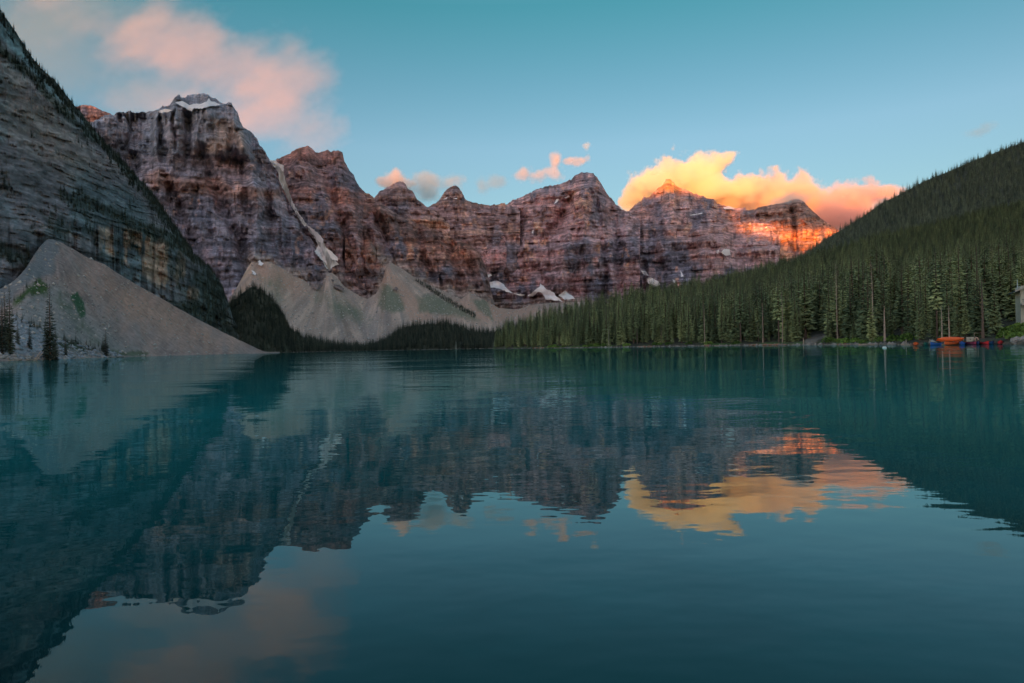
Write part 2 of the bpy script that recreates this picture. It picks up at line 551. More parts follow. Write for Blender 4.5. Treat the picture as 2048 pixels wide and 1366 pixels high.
mxs = N(nt, 'ShaderNodeMixShader'); nt.links.new(fr.outputs[0], mxs.inputs[0]); nt.links.new(df.outputs[0], mxs.inputs[1]); nt.links.new(gl.outputs[0], mxs.inputs[2])
nt.links.new(mxs.outputs[0], nt.nodes['Material Output'].inputs['Surface'])
w1 = noise_fac(nt, pos, 1.0, 2, .5, (2.2, 3.4, 1))
w2 = noise_fac(nt, pos, 1.0, 2, .5, (.35, .6, 1))
w3 = noise_fac(nt, pos, 1.0, 3, .5, (.05, .09, 1))
patchy = maprange(nt, noise_fac(nt, pos, 1.0, 3, .5, (.02, .05, 1)), .4, .65, .35, 1.6)
hgt = mathn(nt, 'ADD', mathn(nt, 'MULTIPLY', w1, .008), mathn(nt, 'MULTIPLY', w2, .034))
hgt = mathn(nt, 'ADD', hgt, mathn(nt, 'MULTIPLY', w3, .09))
hgt = mathn(nt, 'MULTIPLY', hgt, patchy)
bp = N(nt, 'ShaderNodeBump'); bp.inputs['Strength'].default_value = 1.0; bp.inputs['Distance'].default_value = .55
nt.links.new(hgt, bp.inputs['Height'])
for q_ in (gl.inputs['Normal'], fr.inputs['Normal'], df.inputs['Normal']): nt.links.new(bp.outputs[0], q_)
nt.nodes.remove(b)
M['water'] = m
grid_plane('lake_water', -2600, 2600, -40, 2600, 0.0, 60, M['water'], 'calm teal mountain lake mirroring the peaks and the glowing cloud')

# the shore the photograph is taken from and the unseen eastern range, its crest shaped to keep the sun off the valley
shore_v = []; shore_f = []
for i, x in enumerate(np.linspace(-400, 400, 61)):
    y = -3.2 - 1.2 * math.sin(x * .21) - .0008 * x * x
    for k, (dy, z) in enumerate(((0, -.6), (-1.5, .15), (-12, 1.6), (-60, 6))): shore_v.append((x, y + dy, z))
for i in range(60):
    for k in range(3): a = i * 4 + k; shore_f.append((a, a + 4, a + 5, a + 1))
tag(mesh_obj('near_shore', shore_v, shore_f, M['bed']), 'low stony bank behind the viewer', kind='structure')

SU = SUND[:2] / np.hypot(*SUND[:2]); PE = np.array([-SU[1], SU[0]])
RD = 10000.0


def shadow_key(x, y, D, dz=0.0):
    P = unproj(x, y, np.array(float(D))); s = float(P[:2] @ PE); a = float(P[:2] @ SU)
    return s, float(P[2] + dz + (RD - a) * math.tan(SUN_EL))


keys = [(-9000, 2100), (-5000, 2050)]  # crest notches set where sun should reach the summit tip and last peak
for k in (shadow_key(400, 190, 2650, 190), shadow_key(640, 300, 2900, 190), shadow_key(1170, 345, 3700, 62), shadow_key(1335, 394, 4300), shadow_key(1440, 400, 4400, 40), shadow_key(1490, 458, 3750, 30), shadow_key(1530, 470, 3750),
          shadow_key(1560, 492, 4200), shadow_key(1625, 525, 4100), shadow_key(1680, 540, 4200)):
    keys.append(k)
keys += [(keys[-1][0] + 500, keys[-1][1] + 500), (3500, 2300), (9000, 2100)]
keys.sort(); ks = np.array(keys)
ss = np.concatenate([np.linspace(-9000, -2600, 60), np.linspace(-2590, 200, 180), np.linspace(220, 9000, 60)])
Hs = np.interp(ss, ks[:, 0], ks[:, 1])
rv = []
offs = (-2600, -1300, -500, 0, 700, 1800, 3200); hh = (0, .5, .82, 1, .7, .3, 0)
for k, (o_, h_) in enumerate(zip(offs, hh)):
    nn = fbm(ss * .002, ss * 0 + k, 5, 77) * 300 * (1 if h_ not in (0, 1) else 0)
    p = SU[None] * (RD + o_) + ss[:, None] * PE[None]
    rv.append(np.concatenate([p, (Hs * h_ + nn - (10 if h_ == 0 else 0))[:, None]], 1))
rv = np.array(rv); n_ = len(ss); idx = np.arange(7 * n_).reshape(7, n_)
q = np.stack([idx[:-1, :-1], idx[:-1, 1:], idx[1:, 1:], idx[1:, :-1]], -1).reshape(-1, 4)
tag(mesh_obj('shading_range', rv.reshape(-1, 3), q, plain_mat('range_rock', (.16, .13, .11), .95, .2, .001)), 'mountain range behind the viewer that the sun has just cleared', kind='structure')

# ------------------------------------------------------------------ the mountains
# small rust coloured top far behind the first wall
sheet('mountain', [[(150, 300, 3600), (240, 300, 3600)], [(150, 214, 3700), (165, 211, 3700), (185, 211, 3700), (195, 216, 3700), (207, 222, 3700), (220, 227, 3700), (240, 238, 3700)]],
      150, 240, 1.5, (60,), mountain_relief(40, 11), rock_colour(11, warm=1.0, gold_amt=.2), M['rock'], jag=1.5, label='small rust red summit peeping over the dark spruce ridge', seed=11)

m1_top = [(150, 262, 2500), (201, 236, 2500), (212, 230, 2500), (228, 230, 2500), (237, 224, 2500), (258, 224, 2500), (269, 225.5, 2500), (285, 224, 2500), (307, 221, 2500), (316, 219, 2520), (326, 213, 2540), (339, 210.6, 2560), (344, 203, 2580),
          (349, 193, 2600), (357, 190, 2600), (364, 196, 2610), (371, 196, 2610), (375, 190.5, 2610), (388, 188, 2610), (410, 187.5, 2600), (421, 191.7, 2590), (434, 200, 2570), (448, 207, 2520), (456, 204.5, 2450), (463, 206, 2450), (466, 214, 2450), (475, 224, 2450),
          (480, 240, 2440), (487, 255, 2440), (499, 263, 2440), (513, 276, 2440), (520, 290, 2440), (532, 305, 2450), (540, 320, 2460), (556, 362, 2420), (574, 402, 2380), (598, 442, 2330), (622, 476, 2290), (636, 505, 2250), (646, 530, 2200), (655, 552, 2180), (700, 600, 2150)]
m1_mid = [(150, 330, 2440), (250, 322, 2380), (300, 318, 2370), (380, 322, 2350), (450, 345, 2300), (520, 372, 2290), (560, 410, 2280), (600, 460, 2240), (640, 520, 2180), (700, 605, 2130)]
m1_mid2 = [(150, 258, 2480), (230, 262, 2480), (300, 262, 2460), (318, 224, 2450), (350, 217, 2450), (400, 221, 2430), (448, 213, 2420), (470, 240, 2410), (490, 275, 2400), (520, 300, 2410), (540, 330, 2420), (556, 368, 2400), (574, 408, 2360), (598, 448, 2310), (622, 482, 2270), (636, 510, 2230), (646, 534, 2190), (655, 556, 2170), (700, 602, 2140)]


def m1_relief(X, Y, D, T, P):
    r = with_gullies(mountain_relief(125, 3, gul=.03, terr=85, tamp=30), [([(255, 226), (262, 262), (250, 300)], 4, 55), ([(318, 228), (322, 262), (318, 295)], 4, 60), ([(345, 225), (350, 300)], 4, 70), ([(400, 300), (440, 400), (480, 480), (500, 560)], 14, 110), ([(330, 360), (360, 420), (400, 520)], 10, 80), ([(470, 250), (500, 330), (520, 420)], 12, -110)])(X, Y, D, T, P)
    # vertical bastions of the upper wall
    w = sstep(330, 300, Y) * sstep(150, 230, X)
    r = r - w * 85 * (ridged(X * .034, Y * .003, 3, 91, .5) - .5)
    # deep gully right of the snow dome and the dark cleft
    d, t = line_dist(X, Y, [(372, 226), (378, 262), (372, 300), (392, 335)])
    r = r + 60 * np.exp(-(d / 9) ** 2)
    return r


base_rc = rock_colour(31, base=C(.31, .285, .345), warm=.32, cool_low=.55, gold_amt=.4)


def m1_colour(X, Y, D, T, P):
    c = base_rc(X, Y, D, T, P)
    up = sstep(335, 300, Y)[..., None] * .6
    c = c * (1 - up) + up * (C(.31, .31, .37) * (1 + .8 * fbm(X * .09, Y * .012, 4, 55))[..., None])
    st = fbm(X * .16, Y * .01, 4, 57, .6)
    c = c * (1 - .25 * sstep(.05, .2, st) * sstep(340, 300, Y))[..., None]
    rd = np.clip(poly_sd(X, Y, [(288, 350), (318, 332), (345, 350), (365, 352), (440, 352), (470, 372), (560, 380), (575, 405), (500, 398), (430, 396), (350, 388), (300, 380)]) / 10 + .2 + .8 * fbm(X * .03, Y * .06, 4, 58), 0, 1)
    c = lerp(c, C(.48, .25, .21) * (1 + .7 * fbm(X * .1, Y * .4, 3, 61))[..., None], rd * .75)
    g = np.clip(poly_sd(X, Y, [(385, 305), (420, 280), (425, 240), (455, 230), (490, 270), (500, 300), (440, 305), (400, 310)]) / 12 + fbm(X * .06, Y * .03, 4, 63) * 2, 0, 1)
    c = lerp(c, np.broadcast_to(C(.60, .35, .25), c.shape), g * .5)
    return c


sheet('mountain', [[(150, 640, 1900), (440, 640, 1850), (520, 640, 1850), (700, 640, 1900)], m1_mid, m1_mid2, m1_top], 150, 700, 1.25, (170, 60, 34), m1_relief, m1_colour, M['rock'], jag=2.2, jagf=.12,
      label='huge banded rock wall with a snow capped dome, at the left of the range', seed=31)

m2_top = [(520, 330, 2950), (551, 320, 2900), (570, 311, 2900), (583, 305, 2900), (597, 296, 2900), (616, 291, 2900), (622, 296, 2900), (631, 304, 2900), (640, 304, 2900), (654, 300, 2900), (663, 305, 2900), (668, 301, 2880), (677, 300, 2860),
          (685, 305, 2860), (689, 324, 2860), (700, 341, 2860), (708, 352, 2860), (714, 367, 2860), (722, 376, 2860), (730, 385, 2860), (741, 390, 2870), (750, 398, 2880), (765, 425, 2820), (790, 462, 2750), (800, 520, 2600), (830, 560, 2500)]
m2_r = with_gullies(mountain_relief(130, 5, gul=.03, terr=75, tamp=30), [([(648, 305), (660, 380), (690, 460), (700, 560)], 12, 110), ([(600, 300), (590, 360)], 9, -70)])


def m2_relief(X, Y, D, T, P):
    r = m2_r(X, Y, D, T, P)
    d, t = line_dist(X, Y, [(738, 395), (728, 440), (742, 500), (752, 540)])
    return r + 55 * np.exp(-(d / 10) ** 2)


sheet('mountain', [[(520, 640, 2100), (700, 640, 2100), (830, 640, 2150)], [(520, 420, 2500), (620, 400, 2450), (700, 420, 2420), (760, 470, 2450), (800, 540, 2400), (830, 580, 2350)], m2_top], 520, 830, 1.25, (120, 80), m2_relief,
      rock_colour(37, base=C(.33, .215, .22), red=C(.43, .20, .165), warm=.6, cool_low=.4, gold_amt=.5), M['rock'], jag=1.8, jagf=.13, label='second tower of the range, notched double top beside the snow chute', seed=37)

# middle peaks: little pyramids behind a long lower buttress
sheet('mountain', [[(735, 640, 2900), (900, 640, 2900)], [(735, 500, 3050), (820, 470, 3050), (900, 500, 3050)],
                   [(735, 408, 3200), (750, 394, 3200), (760, 382, 3200), (776, 374, 3200), (790, 366, 3200), (800, 362, 3200), (806, 364, 3200), (812, 371, 3200), (815, 377, 3200), (827, 384, 3200), (834, 398, 3200), (845, 407, 3200), (856, 414, 3200), (880, 430, 3200), (900, 450, 3200)]],
      735, 900, 1.25, (60, 70), mountain_relief(60, 41, terr=60, tamp=30), rock_colour(41, red=C(.48, .28, .22), warm=.8, gold_amt=.4), M['rock'], jag=1.6, jagf=.15, label='small stepped pyramid, the left one of the two little peaks', seed=41)
sheet('mountain', [[(840, 640, 3100), (1040, 640, 3100)], [(840, 500, 3150), (920, 480, 3150), (1040, 500, 3250)],
                   [(840, 432, 3350), (856, 414, 3350), (872, 406, 3350), (879, 399, 3350), (889, 384, 3350), (900, 374, 3350), (906, 371, 3350), (912, 370.5, 3350), (919, 378, 3350), (925, 386.6, 3350), (932, 400, 3360), (946, 406, 3380), (960, 407, 3400), (973, 411, 3400), (990, 410, 3400), (1003, 406, 3420), (1015, 409, 3440), (1040, 420, 3440)]],
      840, 1040, 1.25, (60, 70), mountain_relief(60, 43, terr=60, tamp=30), rock_colour(43, red=C(.46, .27, .22), warm=.8, gold_amt=.4), M['rock'], jag=1.6, jagf=.15, label='sharp little horn, the right one of the two small peaks', seed=43)
butt_top = [(690, 420, 2750), (735, 402, 2720), (760, 405, 2700), (800, 432, 2680), (850, 452, 2650), (885, 470, 2620), (905, 474, 2600), (935, 487, 2580), (958, 505, 2560), (970, 530, 2540), (978, 560, 2520), (984, 590, 2500), (990, 612, 2490), (1005, 628, 2480)]
sheet('mountain', [[(690, 650, 2100), (850, 650, 2120), (1005, 650, 2200)], [(690, 500, 2450), (780, 500, 2400), (880, 520, 2360), (950, 560, 2340), (1005, 634, 2330)], butt_top], 690, 1005, 1.25, (100, 60),
      with_gullies(mountain_relief(150, 47, gul=.035, terr=70, tamp=26, slant=-.3), [([(738, 400), (750, 450), (775, 520), (790, 560)], 16, 150), ([(905, 480), (915, 540), (925, 600)], 12, 110), ([(840, 455), (850, 520), (880, 570)], 10, 90), ([(950, 510), (965, 570)], 9, -80)]), rock_colour(47, base=C(.235, .155, .15), red=C(.34, .165, .125), warm=.7, cool_low=.3, gold_amt=.5), M['rock'], jag=1.6, label='rounded brown buttress standing out in front of the middle peaks', seed=47)

m5_top = [(960, 440, 3700), (1003, 410, 3700), (1014, 408.5, 3700), (1022, 401.7, 3700), (1042, 395, 3700), (1063, 385, 3700), (1074, 378.4, 3700), (1096, 371.6, 3700), (1110, 371.6, 3700), (1126, 364.8, 3700), (1143, 359, 3700), (1151, 349.7, 3700), (1162, 345, 3700), (1176, 343.5, 3700),
          (1187, 347, 3700), (1195, 356.6, 3690), (1203, 367, 3680), (1209, 379, 3680), (1219, 393.5, 3680), (1225, 400, 3680), (1233, 411, 3690), (1247, 420, 3720), (1258, 424, 3750), (1280, 440, 3800)]
sheet('mountain', [[(960, 640, 2900), (1280, 640, 2950)], [(960, 520, 3150), (1280, 500, 3200)], m5_top], 960, 1280, 1.25, (100, 110),
      with_gullies(mountain_relief(130, 53, gul=.035, terr=60, dip=-.04, tamp=34), [([(1176, 350), (1168, 420), (1130, 500), (1110, 600)], 16, -120), ([(1145, 380), (1120, 440), (1075, 500)], 10, 90), ([(1205, 480), (1212, 540), (1208, 600)], 6, 110), ([(1228, 420), (1236, 500), (1240, 600)], 9, 100), ([(1045, 410), (1030, 470), (1015, 560)], 12, 110), ([(1190, 400), (1200, 450)], 7, 70)]), rock_colour(53, base=C(.47, .32, .345), red=C(.53, .28, .265), warm=.6, cool_low=.6, gold_amt=.7, dip=-.04), M['rock'], jag=2.0, jagf=.14, label='broad blunt peak with a long left shoulder, in the middle of the range', seed=53)

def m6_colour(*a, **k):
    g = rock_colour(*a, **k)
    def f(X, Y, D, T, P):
        c = g(X, Y, D, T, P); w = np.clip(poly_sd(X, Y, [(1316, 380), (1338, 350), (1362, 380), (1340, 388)]) / 7 + .3, 0, 1)   # warm sun glow on the summit tip put into the rock colour
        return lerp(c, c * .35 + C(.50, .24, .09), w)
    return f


m6_top = [(1230, 440, 4200), (1256, 423.6, 4250), (1270, 410, 4280), (1283, 401.6, 4300), (1286, 395.7, 4300), (1301, 393, 4320), (1304, 386, 4340), (1310, 384, 4350), (1317, 376.7, 4370), (1326, 368, 4390), (1332, 358, 4400), (1339, 357, 4400), (1346, 363.5, 4400), (1352, 371, 4390), (1364, 378, 4380),
          (1376, 381, 4370), (1390, 388, 4360), (1402, 391, 4350), (1417, 397, 4340), (1427, 398, 4330), (1434, 406, 4320), (1443, 410, 4320), (1464, 415, 4320), (1475, 416, 4320), (1490, 415, 4310), (1495, 420, 4310), (1520, 424, 4300), (1560, 440, 4300)]
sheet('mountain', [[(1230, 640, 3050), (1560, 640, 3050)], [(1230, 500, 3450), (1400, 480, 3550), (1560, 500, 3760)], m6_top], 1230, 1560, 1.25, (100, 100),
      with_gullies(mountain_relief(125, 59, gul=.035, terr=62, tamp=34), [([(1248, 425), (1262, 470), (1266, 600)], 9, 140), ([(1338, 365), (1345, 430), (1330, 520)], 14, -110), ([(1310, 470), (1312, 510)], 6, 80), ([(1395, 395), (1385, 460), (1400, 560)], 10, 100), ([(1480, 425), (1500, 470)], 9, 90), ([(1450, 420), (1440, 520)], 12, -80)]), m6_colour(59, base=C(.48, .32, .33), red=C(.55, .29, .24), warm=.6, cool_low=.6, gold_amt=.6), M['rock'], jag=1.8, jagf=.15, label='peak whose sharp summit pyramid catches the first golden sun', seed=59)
m7_top = [(1480, 424, 4150), (1510, 419, 4200), (1516, 415, 4200), (1537, 411, 4230), (1566, 406, 4260), (1578, 401, 4300), (1592, 398, 4300), (1607, 402, 4300), (1619, 416, 4290), (1639, 435, 4280), (1657, 447, 4280), (1670, 456, 4280), (1700, 480, 4280), (1740, 510, 4280)]


def m7_colour(X, Y, D, T, P):
    c = rock_colour(61, base=C(.36, .22, .19), red=C(.44, .20, .13), warm=.75, cool_low=.4, gold_amt=.6)(X, Y, D, T, P)
    return c


sheet('mountain', [[(1480, 640, 3500), (1740, 640, 3500)], [(1480, 500, 3780), (1740, 540, 3850)], m7_top], 1480, 1740, 1.25, (90, 80),
      with_gullies(mountain_relief(90, 61, gul=.035, terr=60, tamp=30), [([(1580, 405), (1588, 440), (1592, 500)], 6, 110), ([(1632, 440), (1625, 500)], 7, 60)]), m7_colour, M['rock'], jag=1.2, jagf=.12, label='last sloping peak of the range, its top in cloud above the forest ridge', seed=61)

MOUNTAINS = {o['label']: o for o in bpy.data.objects if o.name.startswith('mountain') and 'label' in o}


def mtn(word): return next(o for l, o in MOUNTAINS.items() if word in l)


# ------------------------------------------------------------------ scree slopes
def fan_streaks(X, Y, apexes, seed):
    best = np.full(X.shape, 1e9); A = np.zeros(X.shape); R = np.zeros(X.shape)
    for i, (ax, ay) in enumerate(apexes):
        r_ = np.hypot(X - ax, (Y - ay)); a_ = np.arctan2(X - ax, np.maximum(Y - ay, 1) + 6) + 7.3 * i
        w = r_ < best; best = np.where(w, r_, best); A = np.where(w, a_, A); R = np.where(w, r_, R)
    return fbm(A * 9, R * .006, 5, seed, .62)


def scree_colour(a=C(.52, .34, .275), b2=C(.40, .27, .225), seed=5, greens=(), reds=(), apexes=((655, 546), (772, 528), (940, 570), (540, 500), (1100, 560))):
    def f(X, Y, D, T, P):
        n = fbm(X * .03, Y * .03, 5, seed); c = lerp(np.broadcast_to(a, X.shape + (3,)), np.broadcast_to(b2, X.shape + (3,)), sstep(-.15, .15, n))
        c = c * (1 + .35 * fbm((X + .9 * Y) * .09, (Y - X) * .008, 4, seed + 2))[..., None]
        st = fan_streaks(X, Y, apexes, seed + 20)
        c = c * (1 + 1.0 * st)[..., None]; c = lerp(c, np.broadcast_to(C(.31, .235, .22), c.shape), sstep(.02, .2, fan_streaks(X, Y, apexes, seed + 40)) * .6)
        d, t = line_dist(X, Y, DEB)
        w = sstep(22, 0, d) * .5 + 1.8 * fbm(X * .06, Y * .05, 5, seed + 92, .65) - .2
        c = lerp(c, np.broadcast_to(C(.34, .22, .20), c.shape), np.clip(w, 0, 1) * sstep(34, 6, d) * .8)
        for poly, soft in reds:
            w = np.clip(poly_sd(X, Y, poly) / soft + .5 + fbm(X * .08, Y * .03, 4, seed + 8), 0, 1); c = lerp(c, np.broadcast_to(C(.52, .29, .22), c.shape), w * .8)
        for poly, soft in greens:
            w = np.clip(poly_sd(X, Y, poly) / soft + .5 + 1.8 * fbm(X * .07, Y * .04, 5, seed + 4, .65), 0, 1)
            c = lerp(c, np.broadcast_to(C(.17, .175, .12), c.shape), w * .8)
        return c
    return f


def scree_relief(seed, amp=8):
    def f(X, Y, D, T, P):
        k = D / 1500
        return (amp * k * (ridged((X - 600) * .02, Y * .006, 4, seed) - .5) - 14 * k * fan_streaks(X, Y, ((655, 546), (772, 528), (940, 570), (540, 500), (1100, 560)), seed + 20) + 12 * k * fbm(X * .01, Y * .01, 3, seed + 1) + 1.5 * k * fbm(X * .2, Y * .2, 3, seed + 2)) * sstep(0, .1, T)
    return f


cen_top = [(430, 640, 1820), (455, 605, 1820), (472, 578, 1830), (486, 552, 1840), (496, 534, 1850), (503, 524, 1850), (520, 526, 1850), (537, 523, 1850), (552, 530, 1860), (568, 539, 1880), (588, 553, 1900), (607, 559, 1900), (625, 576, 1870), (634, 577, 1880), (644, 566, 1960), (652, 552, 2020), (656, 546, 2030), (665, 546, 2030), (672, 552, 2030), (689, 573, 1960), (706, 584, 1940),
           (720, 592, 1930), (735, 598, 1950), (752, 587, 2000), (763, 566, 2080), (769, 545, 2120), (773, 531, 2130), (780, 524, 2150), (800, 535, 2150), (834, 558, 2120), (876, 577, 2090), (905, 590, 2080), (922, 598, 2050), (939, 586, 2120), (961, 596, 2130), (998, 616, 2150), (1035, 619, 2350), (1060, 610, 2500), (1100, 606, 2600), (1150, 604, 2700), (1200, 600, 2700), (1300, 600, 2700)]
sheet('scree_slope', [('z', [(430, 1180), (700, 1280), (760, 1250), (1000, 1300), (1300, 1400)], -1.5), [(430, 660, 1350), (560, 655, 1400), (700, 668, 1450), (800, 655, 1500), (1000, 655, 1700), (1300, 655, 1800)], cen_top],
      430, 1300, 1.5, (22, 90), scree_relief(71), scree_colour(seed=71,
      greens=[([(757, 608), (765, 570), (776, 565), (800, 590), (812, 620), (800, 625), (765, 622)], 7), ([(832, 592), (870, 590), (930, 618), (955, 640), (900, 630), (840, 620)], 9), ([(945, 600), (970, 600), (985, 625), (985, 640), (955, 620)], 6), ([(640, 590), (670, 580), (700, 610), (730, 640), (690, 630), (650, 610)], 26), ([(985, 585), (1010, 590), (1040, 615), (1000, 615)], 6), ([(530, 560), (545, 562), (560, 600), (545, 600)], 30)],
      reds=[([(768, 540), (775, 532), (800, 560), (850, 610), (870, 640), (820, 640), (790, 590)], 10), ([(760, 570), (771, 533), (776, 545), (770, 575)], 6), ([(500, 520), (600, 550), (620, 590), (560, 590), (510, 545)], 25), ([(920, 590), (1000, 610), (1100, 620), (1150, 640), (960, 645), (880, 640)], 20)]),
      M['scree'], label='pale fans of scree spreading from the foot of the peaks to the far shore', seed=71, back=(150, 1.0))
# dark rock islands standing out of the scree
def knoll(pts, key, seed, h=14):
    cx = sum(p[0] for p in pts) / len(pts); cy = sum(p[1] for p in pts) / len(pts)
    return pts


# snow chute: a ribbon of old snow and rubble down the gully, and the snow at its foot
M['chute'] = streak_mat('dirty_snow_rubble', (.42, .34, .32), (.92, .80, .80))
mt = mtn('snow capped dome')


def ribbon(name, key, pts, mat, parent, off):
    L = [(x - w / 2, y) for x, y, w in pts]; R = [(x + w / 2, y + w * .25) for x, y, w in reversed(pts)]
    return patch(name, key, L + R, mat, parent, off=off, step=2.5, wob=.8)


# ------------------------------------------------------------------ left bank: cliff, fan, wooded spur
cl_top = [(-60, -95, 900), (-20, -20, 900), (0, 18, 900), (30, 62, 910), (60, 108, 920), (85, 140, 930), (110, 160, 940), (140, 200, 950), (165, 228, 960), (200, 275, 980), (235, 308, 1000), (262, 340, 1020), (292, 372, 1040), (314, 398, 1050), (334, 430, 1060), (359, 465, 1080), (375, 490, 1090), (389, 508, 1100), (417, 530, 1110), (440, 566, 1120), (456, 602, 1130), (473, 660, 1130), (500, 690, 1130)]
cl_rel = mountain_relief(90, 83, gul=.03, terr=60, tamp=36, dip=0)


def cl_relief(X, Y, D, T, P):
    k = D / 1000
    yb = Y - .16 * X - .0004 * X * X + 16 * fbm(X * .012, Y * .012, 4, 84)                            # gently tilted beds
    out = 85 * fbm(X * .008, Y * .008, 5, 86) - 12 * vnoise(yb / 13, X * .012, 85) - 8 * vnoise(yb / 5.2, X * .02, 185) - 5 * vnoise(yb / 2.6, X * .04, 186) - 8 * blocks(X, yb / 9.0 + fbm(X * .01, Y * .01, 3, 188) * 2, 187, 16) - 26 * ridged(X * .02 + .006 * Y, Y * .012, 4, 189, .6)
    v = ridged(X * .035 + .0 * Y, Y * .003, 3, 87, .5)
    low = sstep(0, 25, poly_sd(X, Y, [(150, 440), (230, 455), (300, 470), (380, 500), (440, 560), (470, 660), (380, 640), (300, 590), (220, 530), (150, 495)]) + 18)
    out = out - low * 40 * (v - .5)
    d, t = line_dist(X, Y, [(0, 380), (40, 430), (70, 470), (90, 500)])
    out = out + 20 * np.exp(-(d / 16) ** 2)
    out = out + 5 * fbm(X * .12, Y * .2, 4, 88, .65)
    return out * k * sstep(0, .05, T) * (1 - .8 * sstep(.95, 1, T))


def cl_colour(X, Y, D, T, P):
    n = fbm(X * .012, Y * .012, 5, 90)
    c = lerp(np.broadcast_to(C(.21, .18, .19), X.shape + (3,)), np.broadcast_to(C(.155, .175, .19), X.shape + (3,)), sstep(-.1, .12, n))
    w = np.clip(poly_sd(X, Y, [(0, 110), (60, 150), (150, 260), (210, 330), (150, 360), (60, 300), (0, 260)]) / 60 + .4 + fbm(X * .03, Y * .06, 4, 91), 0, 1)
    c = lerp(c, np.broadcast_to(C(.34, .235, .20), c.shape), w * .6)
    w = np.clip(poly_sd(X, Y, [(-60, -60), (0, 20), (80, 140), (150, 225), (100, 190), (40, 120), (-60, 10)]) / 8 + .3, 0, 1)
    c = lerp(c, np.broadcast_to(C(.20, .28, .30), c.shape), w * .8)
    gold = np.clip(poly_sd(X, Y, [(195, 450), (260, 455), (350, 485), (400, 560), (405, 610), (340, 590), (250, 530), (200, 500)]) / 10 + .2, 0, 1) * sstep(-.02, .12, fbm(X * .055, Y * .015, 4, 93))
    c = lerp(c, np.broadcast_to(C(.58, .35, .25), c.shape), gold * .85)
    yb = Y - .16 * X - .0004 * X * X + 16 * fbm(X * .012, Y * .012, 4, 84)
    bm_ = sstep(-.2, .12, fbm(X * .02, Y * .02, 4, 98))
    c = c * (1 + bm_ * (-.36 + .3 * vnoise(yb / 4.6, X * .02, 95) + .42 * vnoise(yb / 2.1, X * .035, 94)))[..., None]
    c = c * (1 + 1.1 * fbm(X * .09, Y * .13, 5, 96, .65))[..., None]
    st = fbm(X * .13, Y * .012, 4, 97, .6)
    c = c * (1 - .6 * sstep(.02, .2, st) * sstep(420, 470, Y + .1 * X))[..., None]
    veg = np.zeros(X.shape)
    for pts, wd in (([(-60, -90), (0, 22), (85, 145), (165, 232), (262, 345), (334, 435), (375, 495)], 9), ([(-40, 40), (0, 100), (60, 150), (140, 235), (190, 275)], 8), ([(130, 395), (210, 420), (280, 455), (340, 478), (400, 520), (450, 590)], 12), ([(-40, 480), (0, 500), (50, 520), (70, 540)], 14)):
        d, t = line_dist(X, Y, pts); veg = np.maximum(veg, sstep(wd * 1.6, wd * .4, d - 16 * fbm(X * .05, Y * .05, 4, 99)))
    veg = np.maximum(veg, sstep(.12, .2, fbm(X * .03 + 9, (Y - .9 * X) * .02, 5, 101)) * sstep(250, 420, Y) * .6)
    veg = np.maximum(veg, sstep(-20, 15, poly_sd(X, Y, [(385, 540), (440, 560), (480, 690), (440, 680), (330, 610), (400, 600)])))
    c = lerp(c, np.broadcast_to(C(.05, .065, .05), c.shape), veg * .75)
    return np.clip(c, .01, .6)


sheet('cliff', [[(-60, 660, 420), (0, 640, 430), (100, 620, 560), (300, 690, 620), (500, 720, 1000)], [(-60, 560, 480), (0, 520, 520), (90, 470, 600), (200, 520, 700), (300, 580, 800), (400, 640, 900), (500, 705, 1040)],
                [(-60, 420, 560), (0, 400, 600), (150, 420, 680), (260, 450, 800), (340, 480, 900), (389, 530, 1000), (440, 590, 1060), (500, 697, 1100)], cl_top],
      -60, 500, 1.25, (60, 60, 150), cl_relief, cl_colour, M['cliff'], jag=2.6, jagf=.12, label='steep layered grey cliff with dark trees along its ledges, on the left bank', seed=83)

# wooded spur behind the cliff foot
SPUR_G = [(430, 640, 1180), (456, 612, 1180), (480, 590, 1190), (505, 572, 1200), (522, 582, 1210), (537, 592, 1220), (551, 608, 1230), (565, 628, 1240), (575, 652, 1250), (602, 673, 1260), (627, 681, 1270), (650, 688, 1280), (678, 692, 1280), (720, 697, 1280)]
def soil_colour(a=C(.07, .065, .045), b2=C(.10, .085, .06), seed=3):
    def f(X, Y, D, T, P):
        n = fbm(P[..., 0] * .02, P[..., 1] * .02, 5, seed); return lerp(np.broadcast_to(a, X.shape + (3,)), np.broadcast_to(b2, X.shape + (3,)), sstep(-.2, .2, n))
    return f


sheet('hillside', [('z', [(430, 900), (530, 960), (600, 1080), (720, 1150)], -1.0), SPUR_G], 430, 720, 3, (40,), None, soil_colour(), M['soil'], label='wooded spur running down to the far end of the lake', seed=101, back=(120, .9))
MOUND_G = [(680, 697, 1230), (726, 694, 1230), (757, 688, 1230), (780, 678, 1240), (794, 662, 1240), (814, 654, 1240), (857, 648, 1240), (902, 649, 1240), (933, 661, 1240), (961, 665, 1240), (1004, 664, 1220), (1040, 655, 1200), (1120, 660, 1200)]
sheet('hillside', [('z', [(680, 1080), (760, 1060), (900, 1010), (1120, 1000)], -1.0), MOUND_G], 680, 1120, 3, (40,), None, soil_colour(), M['soil'], label='low wooded mound at the head of the lake', seed=102, back=(120, .9))

